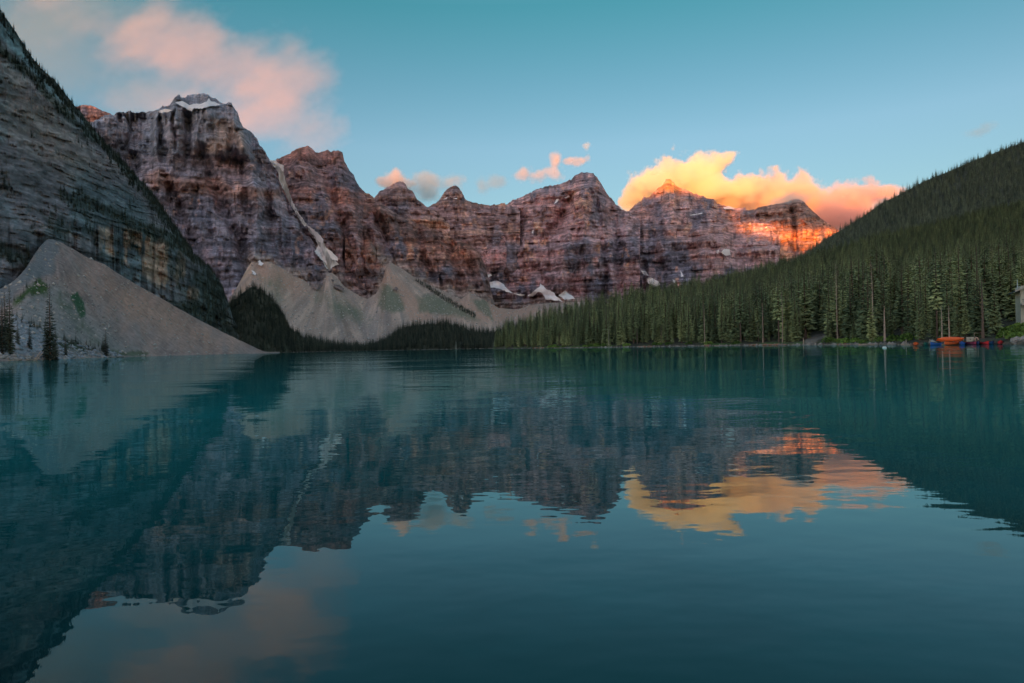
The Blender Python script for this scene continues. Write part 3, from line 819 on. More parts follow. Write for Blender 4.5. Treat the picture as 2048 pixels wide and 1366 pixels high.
# right bank: lower wooded slope and the far wooded mountainside
SHORE_R = [(985, 690), (1005, 650), (1060, 540), (1100, 480), (1150, 430), (1250, 380), (1400, 325), (1500, 285), (1620, 238), (1750, 190), (1830, 166), (1900, 156), (2000, 146), (2048, 136), (2150, 115)]
R_TOP = [(985, 688, 760), (1000, 681, 740), (1050, 672, 690), (1100, 655, 660), (1150, 643, 650), (1200, 630, 650), (1300, 608, 700), (1400, 590, 770), (1500, 566, 860), (1600, 535, 1000), (1700, 505, 1100), (1800, 473, 1180), (1950, 436, 1260), (2048, 414, 1320), (2150, 385, 1350)]
sr = np.array(SHORE_R, float)
def r_mid(fr, p):
    out = []
    for x, yt, Dt in R_TOP:
        D0 = np.interp(x, sr[:, 0], sr[:, 1]); D = D0 + (Dt - D0) * fr
        zt = float(unproj(x, yt, np.array(float(Dt)))[2]); z = 1.2 + (zt - 1.2) * fr ** p
        out.append((x, float(ypix(x, np.array(D), z)), D))
    return out


def shore_line(off, z): return ('z', [(x, d + off) for x, d in SHORE_R], z)


def bank_colour(X, Y, D, T, P):
    D0 = np.interp(X, sr[:, 0], sr[:, 1]); e = D - D0
    c = soil_colour(C(.06, .055, .04), C(.085, .07, .05), 4)(X, Y, D, T, P)
    g = sstep(14, 4, e) * sstep(-.12, .1, fbm(P[..., 0] * .08, P[..., 1] * .08, 4, 6))
    c = lerp(c, np.broadcast_to(C(.10, .15, .045), c.shape), g * .8)
    s = sstep(1.5, .5, e)
    c = lerp(c, np.broadcast_to(C(.16, .11, .09), c.shape), s * .8)
    for poly in ([(1608, 690), (1612, 676), (1634, 670), (1650, 668), (1652, 674), (1635, 680), (1628, 692)], [(2030, 676), (2060, 668), (2060, 682), (2030, 684)]):
        w = np.clip(poly_sd(X, Y, poly) / 3 + .6, 0, 1); c = lerp(c, np.broadcast_to(C(.26, .20, .17), c.shape), w)
    return c


sheet('shore_slope', [shore_line(-2, -.6), shore_line(0, .25), shore_line(3.5, .9), r_mid(.08, 1.35), r_mid(.3, 1.35), r_mid(.62, 1.35), R_TOP], 985, 2150, 4, (3, 4, 6, 12, 16, 26),
      None, bank_colour, M['soil'], label='forested right bank rising from the grassy shoreline', seed=103, back=(60, .98))
FAR_TOP = [(1480, 552, 1500), (1540, 531, 1550), (1580, 526, 1600), (1612, 506, 1650), (1650, 480, 1700), (1670, 467, 1720), (1698, 451, 1760), (1727, 432, 1800), (1757, 411, 1850), (1768, 404, 1860), (1800, 389, 1900), (1850, 362, 1950), (1900, 342, 2000), (1950, 320, 2060), (2000, 302, 2120), (2048, 284, 2180), (2150, 240, 2250)]
sheet('hillside', [[(1480, 600, 1250), (1600, 570, 1250), (1800, 520, 1260), (2048, 470, 1300), (2150, 450, 1320)], FAR_TOP], 1480, 2150, 4, (60,),
      lambda X, Y, D, T, P: 40 * (ridged((X - .6 * Y) * .012, Y * .004, 3, 8) - .5) * sstep(0, .2, T) * (1 - sstep(.9, 1, T)), soil_colour(C(.055, .055, .045), C(.08, .075, .055)), M['soil'], label='far wooded mountainside closing the view on the right', seed=104, back=(500, .9))

# near scree fan of the left bank
SHORE_L = [(-60, 215), (0, 232), (60, 250), (100, 270), (150, 310), (250, 400), (350, 500), (450, 600), (528, 700), (560, 800)]
sl_ = np.array(SHORE_L, float)
fan_top = [(-60, 640, 400), (-20, 600, 420), (0, 578, 430), (28, 562, 440), (42, 548, 450), (54, 533, 470), (66, 514, 500), (78, 496, 530), (88, 484, 550), (97, 478, 560), (106, 479, 562), (120, 484, 565), (145, 497, 570), (178, 517, 580), (209, 528.5, 585), (236, 547, 592), (278, 572, 605), (320, 595, 622), (362, 620, 640), (403, 642, 655), (445, 664, 675), (487, 684, 695), (528, 703, 715), (560, 706.5, 810)]


def fan_colour(X, Y, D, T, P):
    c = scree_colour(C(.40, .25, .215), C(.32, .215, .195), 120, apexes=((96, 455),), reds=[([(180, 560), (300, 590), (480, 690), (400, 690), (260, 640)], 60)])(X, Y, D, T, P)
    e = np.clip(poly_sd(X, Y, [(28, 600), (70, 570), (120, 560), (160, 600), (230, 660), (280, 700), (250, 720), (0, 720), (0, 650)]) / 30 + .3, 0, 1)
    c = lerp(c, np.broadcast_to(C(.30, .275, .265), c.shape), e * .6)
    for poly, soft, col, st in (([(25, 600), (55, 575), (78, 558), (98, 575), (96, 590), (60, 590), (40, 610), (28, 615)], 8, C(.075, .105, .035), 1), ([(138, 590), (155, 585), (168, 605), (172, 630), (160, 640), (150, 610)], 5, C(.05, .10, .05), 1),
                                ([(110, 570), (135, 600), (170, 645), (210, 690), (190, 690), (140, 640), (112, 600)], 18, C(.11, .13, .085), .7), ([(20, 630), (90, 660), (160, 690), (220, 705), (160, 706), (90, 690), (25, 650)], 8, C(.05, .06, .035), .9), ([(215, 700), (260, 702), (300, 706), (290, 712), (220, 712)], 5, C(.10, .12, .07), .8)):
        w = np.clip(poly_sd(X, Y, poly) / soft + .4 + 2.2 * fbm(X * .09, Y * .07, 5, 123, .65), 0, 1) * st
        c = lerp(c, np.broadcast_to(col, c.shape), w)
    dots = sstep(.2, .3, fbm(X * .25, Y * .4, 3, 125, .7)) * np.clip(poly_sd(X, Y, [(90, 540), (200, 600), (260, 690), (60, 680), (20, 600)]) / 20 + .5, 0, 1)
    c = c * (1 - .6 * dots)[..., None]
    w = np.clip(poly_sd(X, Y, [(-60, 640), (0, 570), (44, 538), (70, 525), (84, 465), (106, 462), (112, 500), (100, 545), (60, 562), (30, 590), (-60, 680)]) / 12 + .8 + 1.6 * fbm(X * .06, Y * .05, 4, 127), 0, 1)
    c = lerp(c, np.broadcast_to(C(.20, .19, .20), c.shape), w * .9)
    w = np.clip(poly_sd(X, Y, [(28, 632), (60, 645), (95, 668), (95, 700), (0, 716), (0, 690), (30, 680)]) / 5 + .5, 0, 1)
    return lerp(c, np.broadcast_to(C(.33, .32, .35), c.shape), w * .8)


def fan_relief(X, Y, D, T, P):
    f = 8 * (ridged((X + .2 * Y) * .02, Y * .01, 4, 130) - .5) + 10 * fbm(X * .01, Y * .02, 3, 131) + 1.2 * fbm(X * .2, Y * .3, 4, 132, .7)
    return f * (D / 450) * sstep(.02, .25, T)


sheet('scree_slope', [('z', [(x, d - 3) for x, d in SHORE_L], -.6), ('z', [(x, d) for x, d in SHORE_L], .2), ('z', [(x, d + 8) for x, d in SHORE_L], 1.3), fan_top], -60, 560, 1.5, (3, 4, 120),
      fan_relief, fan_colour, M['scree'], jag=.4, label='smooth brown scree fan sliding into the lake on the left', seed=120, back=(25, .96))

# ------------------------------------------------------------------ snow and rubble lying on the slopes
S3 = lambda pts: [(150 + a / 3.693, 170 + b / 3.693) for a, b in pts]
def thin(pts, k=.85):
    n = len(pts) // 2; A = np.array(pts[:0] + pts); out = []
    for i, (x, y) in enumerate(pts):
        if y < 345 or y > 530: out.append((x, y)); continue
        xs_ = []
        for j in range(len(pts)):
            (x0, y0), (x1, y1) = pts[j], pts[(j + 1) % len(pts)]
            if (y0 - y) * (y1 - y) <= 0 and abs(y1 - y0) > 1e-6: xs_.append(x0 + (x1 - x0) * (y - y0) / (y1 - y0))
        m_ = (min(xs_) + max(xs_)) / 2 if xs_ else x; out.append((m_ + (x - m_) * k, y))
    return out


S4 = lambda pts: [(480 + a / 3.531, 420 + b / 3.531) for a, b in pts]
S5 = lambda pts: [(700 + a / 3.657, 280 + b / 3.657) for a, b in pts]
S6 = lambda pts: [(1200 + a / 3.413, 280 + b / 3.413) for a, b in pts]
M['outcrop'] = plain_mat('dark_outcrop', (.24, .16, .15), .95, .5, .05, .2, 3.0)
m1 = mtn('snow capped dome'); m5 = mtn('broad blunt'); m6 = mtn('golden'); m7 = mtn('last sloping'); m4 = mtn('horn'); scr = next(o for o in bpy.data.objects if o.get('label', '').startswith('pale fans'))
patch('snow_patch', 'mountain31', S3([(740, 130), (790, 118), (820, 132), (845, 148), (875, 140), (930, 138), (975, 122), (988, 96), (1000, 116), (1040, 128), (1085, 147), (1000, 155), (940, 175), (880, 170), (862, 196), (840, 188), (815, 168), (770, 148)]), M['snow'], m1, off=22, label='snow cap on the summit dome')
patch('snow_patch', 'mountain31', S3([(610, 195), (650, 180), (690, 180), (725, 187), (690, 200), (640, 206)]), M['snow'], m1, off=20)
patch('rubble_chute', 'mountain31', thin(S3([(1436, 556), (1480, 566), (1500, 580), (1545, 598), (1548, 660), (1560, 710), (1585, 780), (1605, 850), (1650, 940), (1690, 1000), (1745, 1060), (1800, 1100), (1835, 1150), (1860, 1200), (1895, 1260), (1960, 1325), (1900, 1345), (1876, 1372), (1850, 1345), (1815, 1280), (1775, 1225), (1790, 1180), (1755, 1110), (1700, 1050), (1660, 1000), (1620, 930), (1575, 860), (1545, 790), (1505, 710), (1500, 650), (1465, 600)])), M['chute'], m1, off=14, label='grey rubble chute streaming down the gully')
for pts in ([(1436, 556), (1490, 560), (1500, 578), (1545, 598), (1540, 640), (1500, 600), (1475, 590)], [(1600, 860), (1640, 930), (1690, 1000), (1700, 1020), (1655, 965), (1610, 890)], [(1715, 1035), (1760, 1065), (1800, 1100), (1835, 1140), (1830, 1168), (1800, 1160), (1765, 1105)],
            [(1768, 1232), (1800, 1180), (1820, 1210), (1850, 1280), (1862, 1330), (1815, 1285)], [(1850, 1200), (1890, 1225), (1905, 1240), (1935, 1270), (1942, 1300), (1900, 1290), (1870, 1240)]):
    patch('snow_patch', 'mountain31', S3(pts), M['snow'], m1, off=32, step=2.5)
patch('snow_patch', 'scree_slope71', S4([(128, 365), (140, 350), (150, 368), (168, 378), (150, 395), (130, 385)]), M['snow'], scr, off=12, step=2.5)
patch('snow_patch', 'scree_slope71', S4([(80, 425), (100, 430), (115, 450), (105, 462), (90, 450)]), M['snow'], scr, off=12, step=2.5)
patch('snow_patch', 'mountain53', S5([(1015, 1042), (1075, 1028), (1120, 1052), (1150, 1088), (1190, 1118), (1285, 1130), (1260, 1142), (1150, 1112), (1085, 1085), (1020, 1078)]), M['snow'], m5, off=500)
patch('snow_patch', 'mountain53', S5([(1298, 1142), (1345, 1105), (1385, 1075), (1390, 1050), (1430, 1085), (1490, 1115), (1500, 1135), (1560, 1182), (1480, 1168), (1430, 1168), (1405, 1120), (1375, 1110), (1340, 1145)]), M['snow'], m5, off=500)
patch('snow_patch', 'mountain53', S5([(1525, 1137), (1560, 1110), (1575, 1100), (1592, 1120), (1620, 1135), (1645, 1162), (1570, 1168)]), M['snow'], m5, off=500)
for pts in ([(1003, 985), (1030, 980), (1040, 992), (1012, 1006)], [(1493, 467), (1510, 432), (1530, 432), (1515, 455)], [(1155, 535), (1170, 550), (1188, 590), (1180, 618), (1168, 580)], [(1565, 422), (1600, 405), (1610, 415), (1580, 428)], [(1335, 660), (1343, 655), (1340, 685), (1328, 680)], [(985, 525), (1003, 512), (998, 525)], [(1225, 540), (1230, 550), (1210, 572), (1205, 565)]):
    patch('snow_patch', 'mountain53', S5(pts), M['snow'], m5, off=25, step=2.2, wob=.5)
for pts in ([(680, 435), (715, 415), (708, 430)], [(752, 424), (790, 424), (776, 433)]):
    patch('snow_patch', 'mountain43', S5(pts), M['snow'], m4, off=25, step=2.2, wob=.4)
for pts in ([(825, 768), (850, 742), (885, 747), (892, 785), (858, 790)], [(788, 757), (812, 750), (806, 782)], [(840, 458), (880, 450), (930, 468), (850, 473)], [(280, 890), (310, 893), (332, 927), (300, 922)], [(315, 940), (350, 940), (400, 965), (412, 990), (360, 1005), (320, 968)],
            [(550, 888), (562, 910), (572, 930), (552, 936)], [(610, 512), (700, 495), (696, 503), (620, 516)], [(130, 985), (160, 990), (200, 1015), (180, 1015)], [(495, 950), (515, 960), (512, 980), (500, 970)], [(1120, 600), (1140, 590), (1142, 600)]):
    patch('snow_patch', 'mountain59', S6(pts), M['snow'], m6, off=28, step=2.2, wob=.6)
for pts in ([(502, 530), (590, 512), (585, 535), (560, 556), (535, 560)], [(655, 522), (700, 528), (738, 556), (722, 570), (680, 552)], [(640, 490), (655, 488), (668, 500), (655, 508)], [(1085, 1090 - 540), (1100, 540), (1120, 560), (1100, 570)]):
    patch('rock_outcrop', 'scree_slope71', S4(pts), M['outcrop'], scr, off=5, step=2.5, dome=40)
# dark rock islands in the scree
M['knob'] = M['rock']
#@@FOREST
# ------------------------------------------------------------------ conifers
def crown_mesh(h, R, levels, per, seed, z0=.06, fringe=True, pw=.85, ragged=.35):
    r = random.Random(seed); V = []; Fc = []
    for L in range(levels):
        t = L / (levels - 1); zz = h * (z0 + (1 - z0) * (t ** .92)) * .985
        q = (zz / h - z0) / (1 - z0)
        rad = R * ((1 - q) ** pw) * (1.0 if q > .12 else .75 + 2 * q)
        n = max(3, int(per * (1 - .45 * q)))
        a0 = r.uniform(0, 6.28)
        for k in range(n):
            if r.random() < .10: continue
            a = a0 + k * 6.283 / n + r.uniform(-.25, .25)
            ln = max(.16, rad * (1 + r.uniform(-ragged, ragged)))
            droop = ln * r.uniform(.15, .55) * (1 - .8 * q) - ln * .35 * q
            ca, sa = math.cos(a), math.sin(a); wd = ln * r.uniform(.26, .4)
            z = zz + r.uniform(-.3, .3) * h / levels
            b0 = len(V)
            sag = wd * .5
            V += [(0.02 * ca, .02 * sa, z), (ca * ln * .55 - sa * wd, sa * ln * .55 + ca * wd, z - droop * .6 - sag), (ca * ln, sa * ln, z - droop),
                  (ca * ln * .55 + sa * wd, sa * ln * .55 - ca * wd, z - droop * .6 - sag)]
            if fringe:
                V.append((ca * ln * .55, sa * ln * .55, z - droop * .4))
                Fc += [(b0, b0 + 1, b0 + 4), (b0, b0 + 4, b0 + 3), (b0 + 1, b0 + 2, b0 + 4), (b0 + 4, b0 + 2, b0 + 3)]
            else:
                Fc += [(b0, b0 + 1, b0 + 2, b0 + 3)]
    # leader
    b0 = len(V); V += [(.06, 0, h * .93), (-.03, .05, h * .93), (-.03, -.05, h * .93), (0, 0, h * 1.01)]
    Fc += [(b0, b0 + 1, b0 + 3), (b0 + 1, b0 + 2, b0 + 3), (b0 + 2, b0, b0 + 3)]
    return V, Fc


def trunk_mesh(h, r0, n=6, seed=0, top=.97):
    r = random.Random(seed); V = []; Fc = []; rings = 6; dx = r.uniform(-.01, .01) * h; dy = r.uniform(-.01, .01) * h
    for i in range(rings):
        t = i / (rings - 1); z = -.8 + (h * top + .8) * t; rr = r0 * (1 - t) ** .8 + .02
        if i == 0: rr *= 1.25
        for k in range(n):
            a = k * 6.283 / n; V.append((rr * math.cos(a) + dx * math.sin(t * 3), rr * math.sin(a) + dy * math.sin(t * 3), z))
    for i in range(rings - 1):
        for k in range(n): Fc.append((i * n + k, i * n + (k + 1) % n, (i + 1) * n + (k + 1) % n, (i + 1) * n + k))
    return V, Fc


def raw_mesh(name, V, Fc, mats, mi=None):
    me = bpy.data.meshes.new(name); me.from_pydata(V, [], Fc)
    for m_ in mats: me.materials.append(m_)
    if mi is not None: me.polygons.foreach_set('material_index', mi)
    me.update(); return me


def joined(name, h, R, levels, per, seed, needle, bark, z0=.06, fringe=False, pw=.85):
    V, Fc = crown_mesh(h, R, levels, per, seed, z0, fringe, pw); n0 = len(V); nf = len(Fc)
    TV, TF = trunk_mesh(h, .012 * h, 4, seed)
    return raw_mesh(name, V + TV, Fc + [tuple(i + n0 for i in f) for f in TF], [needle, bark], [0] * nf + [1] * len(TF))


HI = []
for i, (R, lv, per, z0, pw) in enumerate(((2.6, 38, 9, .05, .8), (2.2, 42, 8, .04, .75), (3.0, 36, 10, .08, .9), (2.0, 40, 8, .10, .7), (2.7, 34, 9, .06, 1.0), (2.4, 36, 8, .16, .8))):
    HI.append((raw_mesh('spruce_crown', *crown_mesh(20, R, lv, per, 500 + i, z0, True, pw), [M['needles']]), raw_mesh('spruce_trunk', *trunk_mesh(20, .24, 7, i), [M['bark']])))
PINE = []
for i, z0 in enumerate((.42, .55)):
    PINE.append((raw_mesh('pine_crown', *crown_mesh(20, 2.0, 20, 8, 600 + i, z0, True, .6, .55), [M['needles']]), raw_mesh('pine_trunk', *trunk_mesh(20, .26, 7, i + 9), [M['bark']])))
DARK = [(raw_mesh('dark_crown', *crown_mesh(20, R, 44, 9, 700 + i, .02, True, .62), [M['needles_dark']]), raw_mesh('dark_trunk', *trunk_mesh(20, .26, 7, i + 19), [M['bark']])) for i, R in enumerate((2.2, 1.9))]
SNAG_V, SNAG_F = trunk_mesh(14, .16, 6, 77)


def place_tree(kind, pos, h, rz, label, group, cat='conifer', wid=1.0):
    e = bpy.data.objects.new({'s': 'spruce_tree', 'p': 'pine_tree', 'd': 'spruce_tree'}[kind[0]], None)
    COL.objects.link(e); e.location = pos; e.rotation_euler = (0, 0, rz); s = h / 20.0; e.scale = (s * wid, s * wid, s)
    cr_, tr_ = {'s': HI, 'p': PINE, 'd': DARK}[kind[0]][kind[1]]
    for nm, me in (('crown', cr_), ('trunk', tr_)):
        o = bpy.data.objects.new(nm, me); COL.objects.link(o); o.parent = e
    tag(e, label, cat, group); return e


# instanced stock for the woods
def stock(name, meshes):
    c = bpy.data.collections.new(name)
    for i, me in enumerate(meshes): c.objects.link(bpy.data.objects.new('%s_%d' % (name, i), me))
    return c


mid_st = stock('wood_tree', [joined('wood_tree', 20, R, lv, per, 40 + i, M['needles'], M['bark'], z0, True, pw) for i, (R, lv, per, z0, pw) in enumerate(((3.0, 32, 9, .08, .75), (2.6, 28, 9, .2, .65), (3.4, 32, 9, .06, .9), (2.5, 34, 9, .05, .65)))])
far_st = stock('far_tree', [joined('far_tree', 16, R, 15, 8, 60 + i, M['needles_far'], M['needles_far'], .05, True, .8) for i, R in enumerate((2.4, 2.8, 2.1))])
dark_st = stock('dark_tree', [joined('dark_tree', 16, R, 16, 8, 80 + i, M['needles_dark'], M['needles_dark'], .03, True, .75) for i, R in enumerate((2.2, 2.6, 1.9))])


def wood(name, pts, scl, coll, nvar, label):
    me = bpy.data.meshes.new(name); n = len(pts)
    me.vertices.add(n); me.vertices.foreach_set('co', np.asarray(pts, np.float32).ravel())
    r = np.random.default_rng(n)
    for nm, ty, vals in (('scl', 'FLOAT', scl), ('rot', 'FLOAT', r.uniform(0, 6.28, n)), ('var', 'INT', r.integers(0, nvar, n))):
        at = me.attributes.new(nm, ty, 'POINT'); at.data.foreach_set('value', np.asarray(vals, np.float32 if ty == 'FLOAT' else np.int32))
    o = bpy.data.objects.new(name, me); COL.objects.link(o)
    g = bpy.data.node_groups.new(name, 'GeometryNodeTree')
    g.interface.new_socket('Geometry', in_out='INPUT', socket_type='NodeSocketGeometry'); g.interface.new_socket('Geometry', in_out='OUTPUT', socket_type='NodeSocketGeometry')
    gi = g.nodes.new('NodeGroupInput'); go = g.nodes.new('NodeGroupOutput'); ip = g.nodes.new('GeometryNodeInstanceOnPoints')
    ci = g.nodes.new('GeometryNodeCollectionInfo'); ci.inputs['Collection'].default_value = coll; ci.inputs['Separate Children'].default_value = True; ci.inputs['Reset Children'].default_value = True
    def attr(nm, ty):
        a = g.nodes.new('GeometryNodeInputNamedAttribute'); a.data_type = ty; a.inputs['Name'].default_value = nm; return a.outputs['Attribute']
    cx = g.nodes.new('ShaderNodeCombineXYZ'); g.links.new(attr('rot', 'FLOAT'), cx.inputs['Z'])
    g.links.new(gi.outputs[0], ip.inputs['Points']); g.links.new(ci.outputs[0], ip.inputs['Instance']); ip.inputs['Pick Instance'].default_value = True
    g.links.new(attr('var', 'INT'), ip.inputs['Instance Index']); g.links.new(cx.outputs[0], ip.inputs['Rotation']); g.links.new(attr('scl', 'FLOAT'), ip.inputs['Scale'])
    g.links.new(ip.outputs[0], go.inputs[0])
    md = o.modifiers.new('trees', 'NODES'); md.node_group = g
    tag(o, label, kind='stuff'); return o


def scatter(key, spacing, seed, mask=None, x0=-1e9, x1=1e9, y0=-1e9, y1=1e9):
    """points spread by true ground area over a built sheet; returns world points and their photo x, y, distance"""
    S = SHEETS[key]; P = S['P']; r = np.random.default_rng(seed)
    A = np.cross(P[1:, :-1] - P[:-1, :-1], P[:-1, 1:] - P[:-1, :-1]); A = np.linalg.norm(A, axis=-1) * .75
    A = np.minimum(A, np.hypot(*(P[1:, :-1] - P[:-1, :-1])[..., :2].transpose(2, 0, 1)) * np.hypot(*(P[:-1, 1:] - P[:-1, :-1])[..., :2].transpose(2, 0, 1)) * 1.6 + 1)
    n = int(A.sum() / spacing ** 2); cum = np.cumsum(A.ravel()); k = np.searchsorted(cum, r.uniform(0, cum[-1], n)); k = np.minimum(k, A.size - 1)
    i, j = np.unravel_index(k, A.shape); u = r.random(n); v = r.random(n)
    def bl(G):
        return ((G[i, j].T * (1 - u) + G[i + 1, j].T * u) * (1 - v) + (G[i, j + 1].T * (1 - u) + G[i + 1, j + 1].T * u) * v).T
    pts = bl(P); X = bl(S['X']); Y = bl(S['Y']); D = bl(S['D'])
    ok = (X > x0) & (X < x1) & (Y > y0) & (Y < y1)
    if mask is not None: ok &= mask(X, Y, D, r)
    return pts[ok], X[ok], Y[ok], D[ok]


def lodge_clear(X, Y, D):
    return ~((X > 1996) & (D < 205))


# --- right bank
def bank_mask(X, Y, D, r):
    e = D - np.interp(X, sr[:, 0], sr[:, 1])
    path = poly_sd(X, Y, [(1605, 700), (1615, 672), (1640, 664), (1660, 668), (1650, 700)]) > 0
    return (e > 5.0) & ~path & lodge_clear(X, Y, D)


pts, X, Y, D = scatter('shore_slope103', 4.3, 1, bank_mask, x0=990)
e = D - np.interp(X, sr[:, 0], sr[:, 1])
r = np.random.default_rng(5)
hgt_ = np.where(X > 1780, r.uniform(11.5, 18, len(X)), r.uniform(15, 24, len(X))) + np.minimum(e, 60) * .06
hgt_ *= np.interp(D, [200, 600, 1300], [1, .95, .8]) * r.choice([1.12, 1, .95, .7, .45], len(X))
app = hgt_ / D; order = np.argsort(-app * (e < 38))
pick = []; taken = []
for k in order:
    if e[k] > 38: break
    if X[k] > 2090: continue
    if any((pts[k][0] - q[0]) ** 2 + (pts[k][1] - q[1]) ** 2 < 5.5 for q in taken): continue
    pick.append(k); taken.append(pts[k])
    if len(pick) >= 272: break
pset = np.zeros(len(X), bool); pset[pick] = True


def zone(x, ee, h, kd):
    row = 'at the water edge' if ee < 12 else ('in the second row' if ee < 24 else 'farther back')
    where = [w for lim, w in ((2015, 'below the lodge'), (1960, 'behind the red canoe'), (1915, 'behind the notice board'), (1860, 'behind the stacked canoe'), (1810, 'behind the floating orange canoe'), (1755, 'behind the white buoy'), (1700, 'left of the white buoy'), (1655, 'just right of the bare path'), (1600, 'at the bare path'), (1545, 'behind the widest rusty stones'),
                               (1485, 'behind the left rusty stones'), (1430, 'right of the lone pale stem'), (1380, 'around the lone pale stem'), (1320, 'left of the lone pale stem'), (1260, 'at the reddish mid shore stones'), (1200, 'by the grey dead spruce'), (1130, 'left of the grey dead spruce'), (1070, 'near the far tip'), (0, 'at the far shore tip')) if x > lim][0]
    size = 'very tall' if h > 21 else ('tall' if h > 17 else ('middling' if h > 13 else 'short'))
    shape = ('full', 'slim', 'broad', 'narrow', 'conical', 'open') [kd[1]] if kd[0] == 's' else ('', 'high crowned')[kd[1]]
    return ' '.join(('%s %s green spruce %s, %s' % (size, shape, row, where)).split()), 'spruces of the right bank'


for k in pick:
    kd = ('s', int(r.integers(0, 6))) if r.random() > .06 else ('p', int(r.integers(0, 2)))
    lab, grp = zone(X[k], e[k], hgt_[k], kd)
    if kd[0] == 'p': lab = lab.replace('green spruce', 'bare pine').replace('spruce', 'pine'); grp = 'bare stemmed pines of the right bank'
    place_tree(kd, pts[k] - [0, 0, .3], hgt_[k], r.uniform(0, 6.28), lab, grp, 'conifer', r.uniform(.8, 1.15))
rest = ~pset & (X < 2120)
wood('forest', pts[rest] - [0, 0, .3], hgt_[rest] / 20, mid_st, 4, 'dense green spruce forest covering the lower slope of the right bank')
# --- far right mountainside
pts, X, Y, D = scatter('hillside104', 5.4, 2)
wood('forest', pts, np.random.default_rng(8).gamma(14, .062, len(pts)).clip(.35, 1.6), far_st, 3, 'dark far forest covering the mountainside on the right up to its ridge')
# --- left spur, head of the lake
pts, X, Y, D = scatter('hillside101', 4.6, 3)
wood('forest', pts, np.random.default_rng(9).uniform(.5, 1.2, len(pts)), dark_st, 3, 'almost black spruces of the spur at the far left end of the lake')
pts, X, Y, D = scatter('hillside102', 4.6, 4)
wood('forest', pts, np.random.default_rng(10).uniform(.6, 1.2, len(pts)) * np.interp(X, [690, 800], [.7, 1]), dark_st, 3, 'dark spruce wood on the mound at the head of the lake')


# --- trees on the cliff ledges
def ledge_mask(X, Y, D, r):
    w = np.zeros(len(X))
    for pl, wd, den in (([(-60, -90), (0, 24), (85, 147), (165, 234), (262, 347), (334, 437), (375, 497)], 11, 1.0), ([(-40, 42), (0, 102), (60, 152), (140, 237), (190, 277)], 8, .8), ([(130, 397), (210, 422), (280, 457), (340, 480), (400, 522), (450, 592)], 11, .7), ([(-40, 482), (0, 502), (50, 522), (70, 542)], 14, .6)):
        d, t = line_dist(X, Y, pl); w = np.maximum(w, den * sstep(wd * 1.5, wd * .5, d - 18 * fbm(X * .05, Y * .05, 4, 99)))
    w = np.maximum(w, sstep(-8, 20, poly_sd(X, Y, [(385, 540), (440, 560), (480, 690), (440, 680), (330, 610), (400, 600)])))
    w = np.maximum(w, sstep(.08, .2, fbm(X * .03 + 9, (Y - .9 * X) * .02, 5, 101)) * sstep(200, 420, Y) * .35)
    return r.random(len(X)) < w


pts, X, Y, D = scatter('cliff83', 4.2, 6, ledge_mask)
wood('ledge_trees', pts - [0, 0, .5], np.random.default_rng(11).uniform(.25, .65, len(pts)), dark_st, 3, 'small dark trees clinging to the ledges and rim of the left cliff')
pts, X, Y, D = scatter('scree_slope71', 5.0, 12, lambda X, Y, D, r: (line_dist(X, Y, [(834, 560), (870, 585), (905, 607), (948, 632)])[0] < 4.0) | ((poly_sd(X, Y, [(998, 590), (1012, 594), (1036, 616), (1015, 614)]) > 0) & (r.random(len(X)) < .6)))
wood('tree_strip', pts, np.random.default_rng(12).uniform(.5, .8, len(pts)), dark_st, 3, 'thin dark line of trees running down the far scree')
print('trees', len(pick), rest.sum())

# --- single trees of the left shore
for x, d, h, w_, lab in ((100, 262, 25.5, .95, 'tallest black spruce standing alone above the left shore rocks'), (92, 268, 14, 1.0, 'lower spruce pressed against the tall one on the left shore'), (20, 250, 21, .85, 'narrow dark spruce near the left edge of the lake'),
                         (4, 246, 17, 1.0, 'dark spruce cut by the left edge of the view'), (-12, 250, 20, 1.0, 'dark spruce just past the left edge'), (10, 262, 18, 1.1, 'broad dark spruce behind the narrow one on the left shore'), (36, 275, 9, 1.0, 'short spruce right of the narrow dark one'),
                         (131, 305, 8, 1.1, 'short spruce at the end of the dark shrub band'), (212, 372, 12.5, 1.15, 'lone pointed spruce on the shore under the scree'), (206, 378, 8, 1.2, 'small spruce beside the lone pointed one'), (60, 278, 9, 1.1, 'small spruce between the two dark groups'), (111, 266, 12, 1.1, 'bushy spruce at the right foot of the tallest one')):
    p = unproj(x, 705, np.array(float(d))); S = SHEETS['scree_slope120']; c = int(np.clip(round((x - S['xs'][0]) / 1.5), 0, len(S['xs']) - 1)); z = np.interp(d, S['D'][:, c], S['P'][:, c, 2])
    place_tree(('d', random.randint(0, 1)), (p[0], p[1], z - .4), h, random.uniform(0, 6), lab, 'dark spruces of the left shore', 'conifer', w_)
# --- dark shrub band below the scree on the left
pts, X, Y, D = scatter('scree_slope120', 2.4, 13, lambda X, Y, D, r: (line_dist(X, Y, [(25, 634), (60, 650), (100, 672), (160, 692), (205, 700)])[0] < 5) | ((poly_sd(X, Y, [(30, 600), (60, 572), (90, 562), (96, 580), (60, 590), (40, 612)]) > -3) & (r.random(len(X)) < .25)))
wood('shrubs', pts, np.random.default_rng(14).uniform(.12, .26, len(pts)), dark_st, 3, 'dark band of dwarf spruce shrubs slanting across the foot of the left scree')
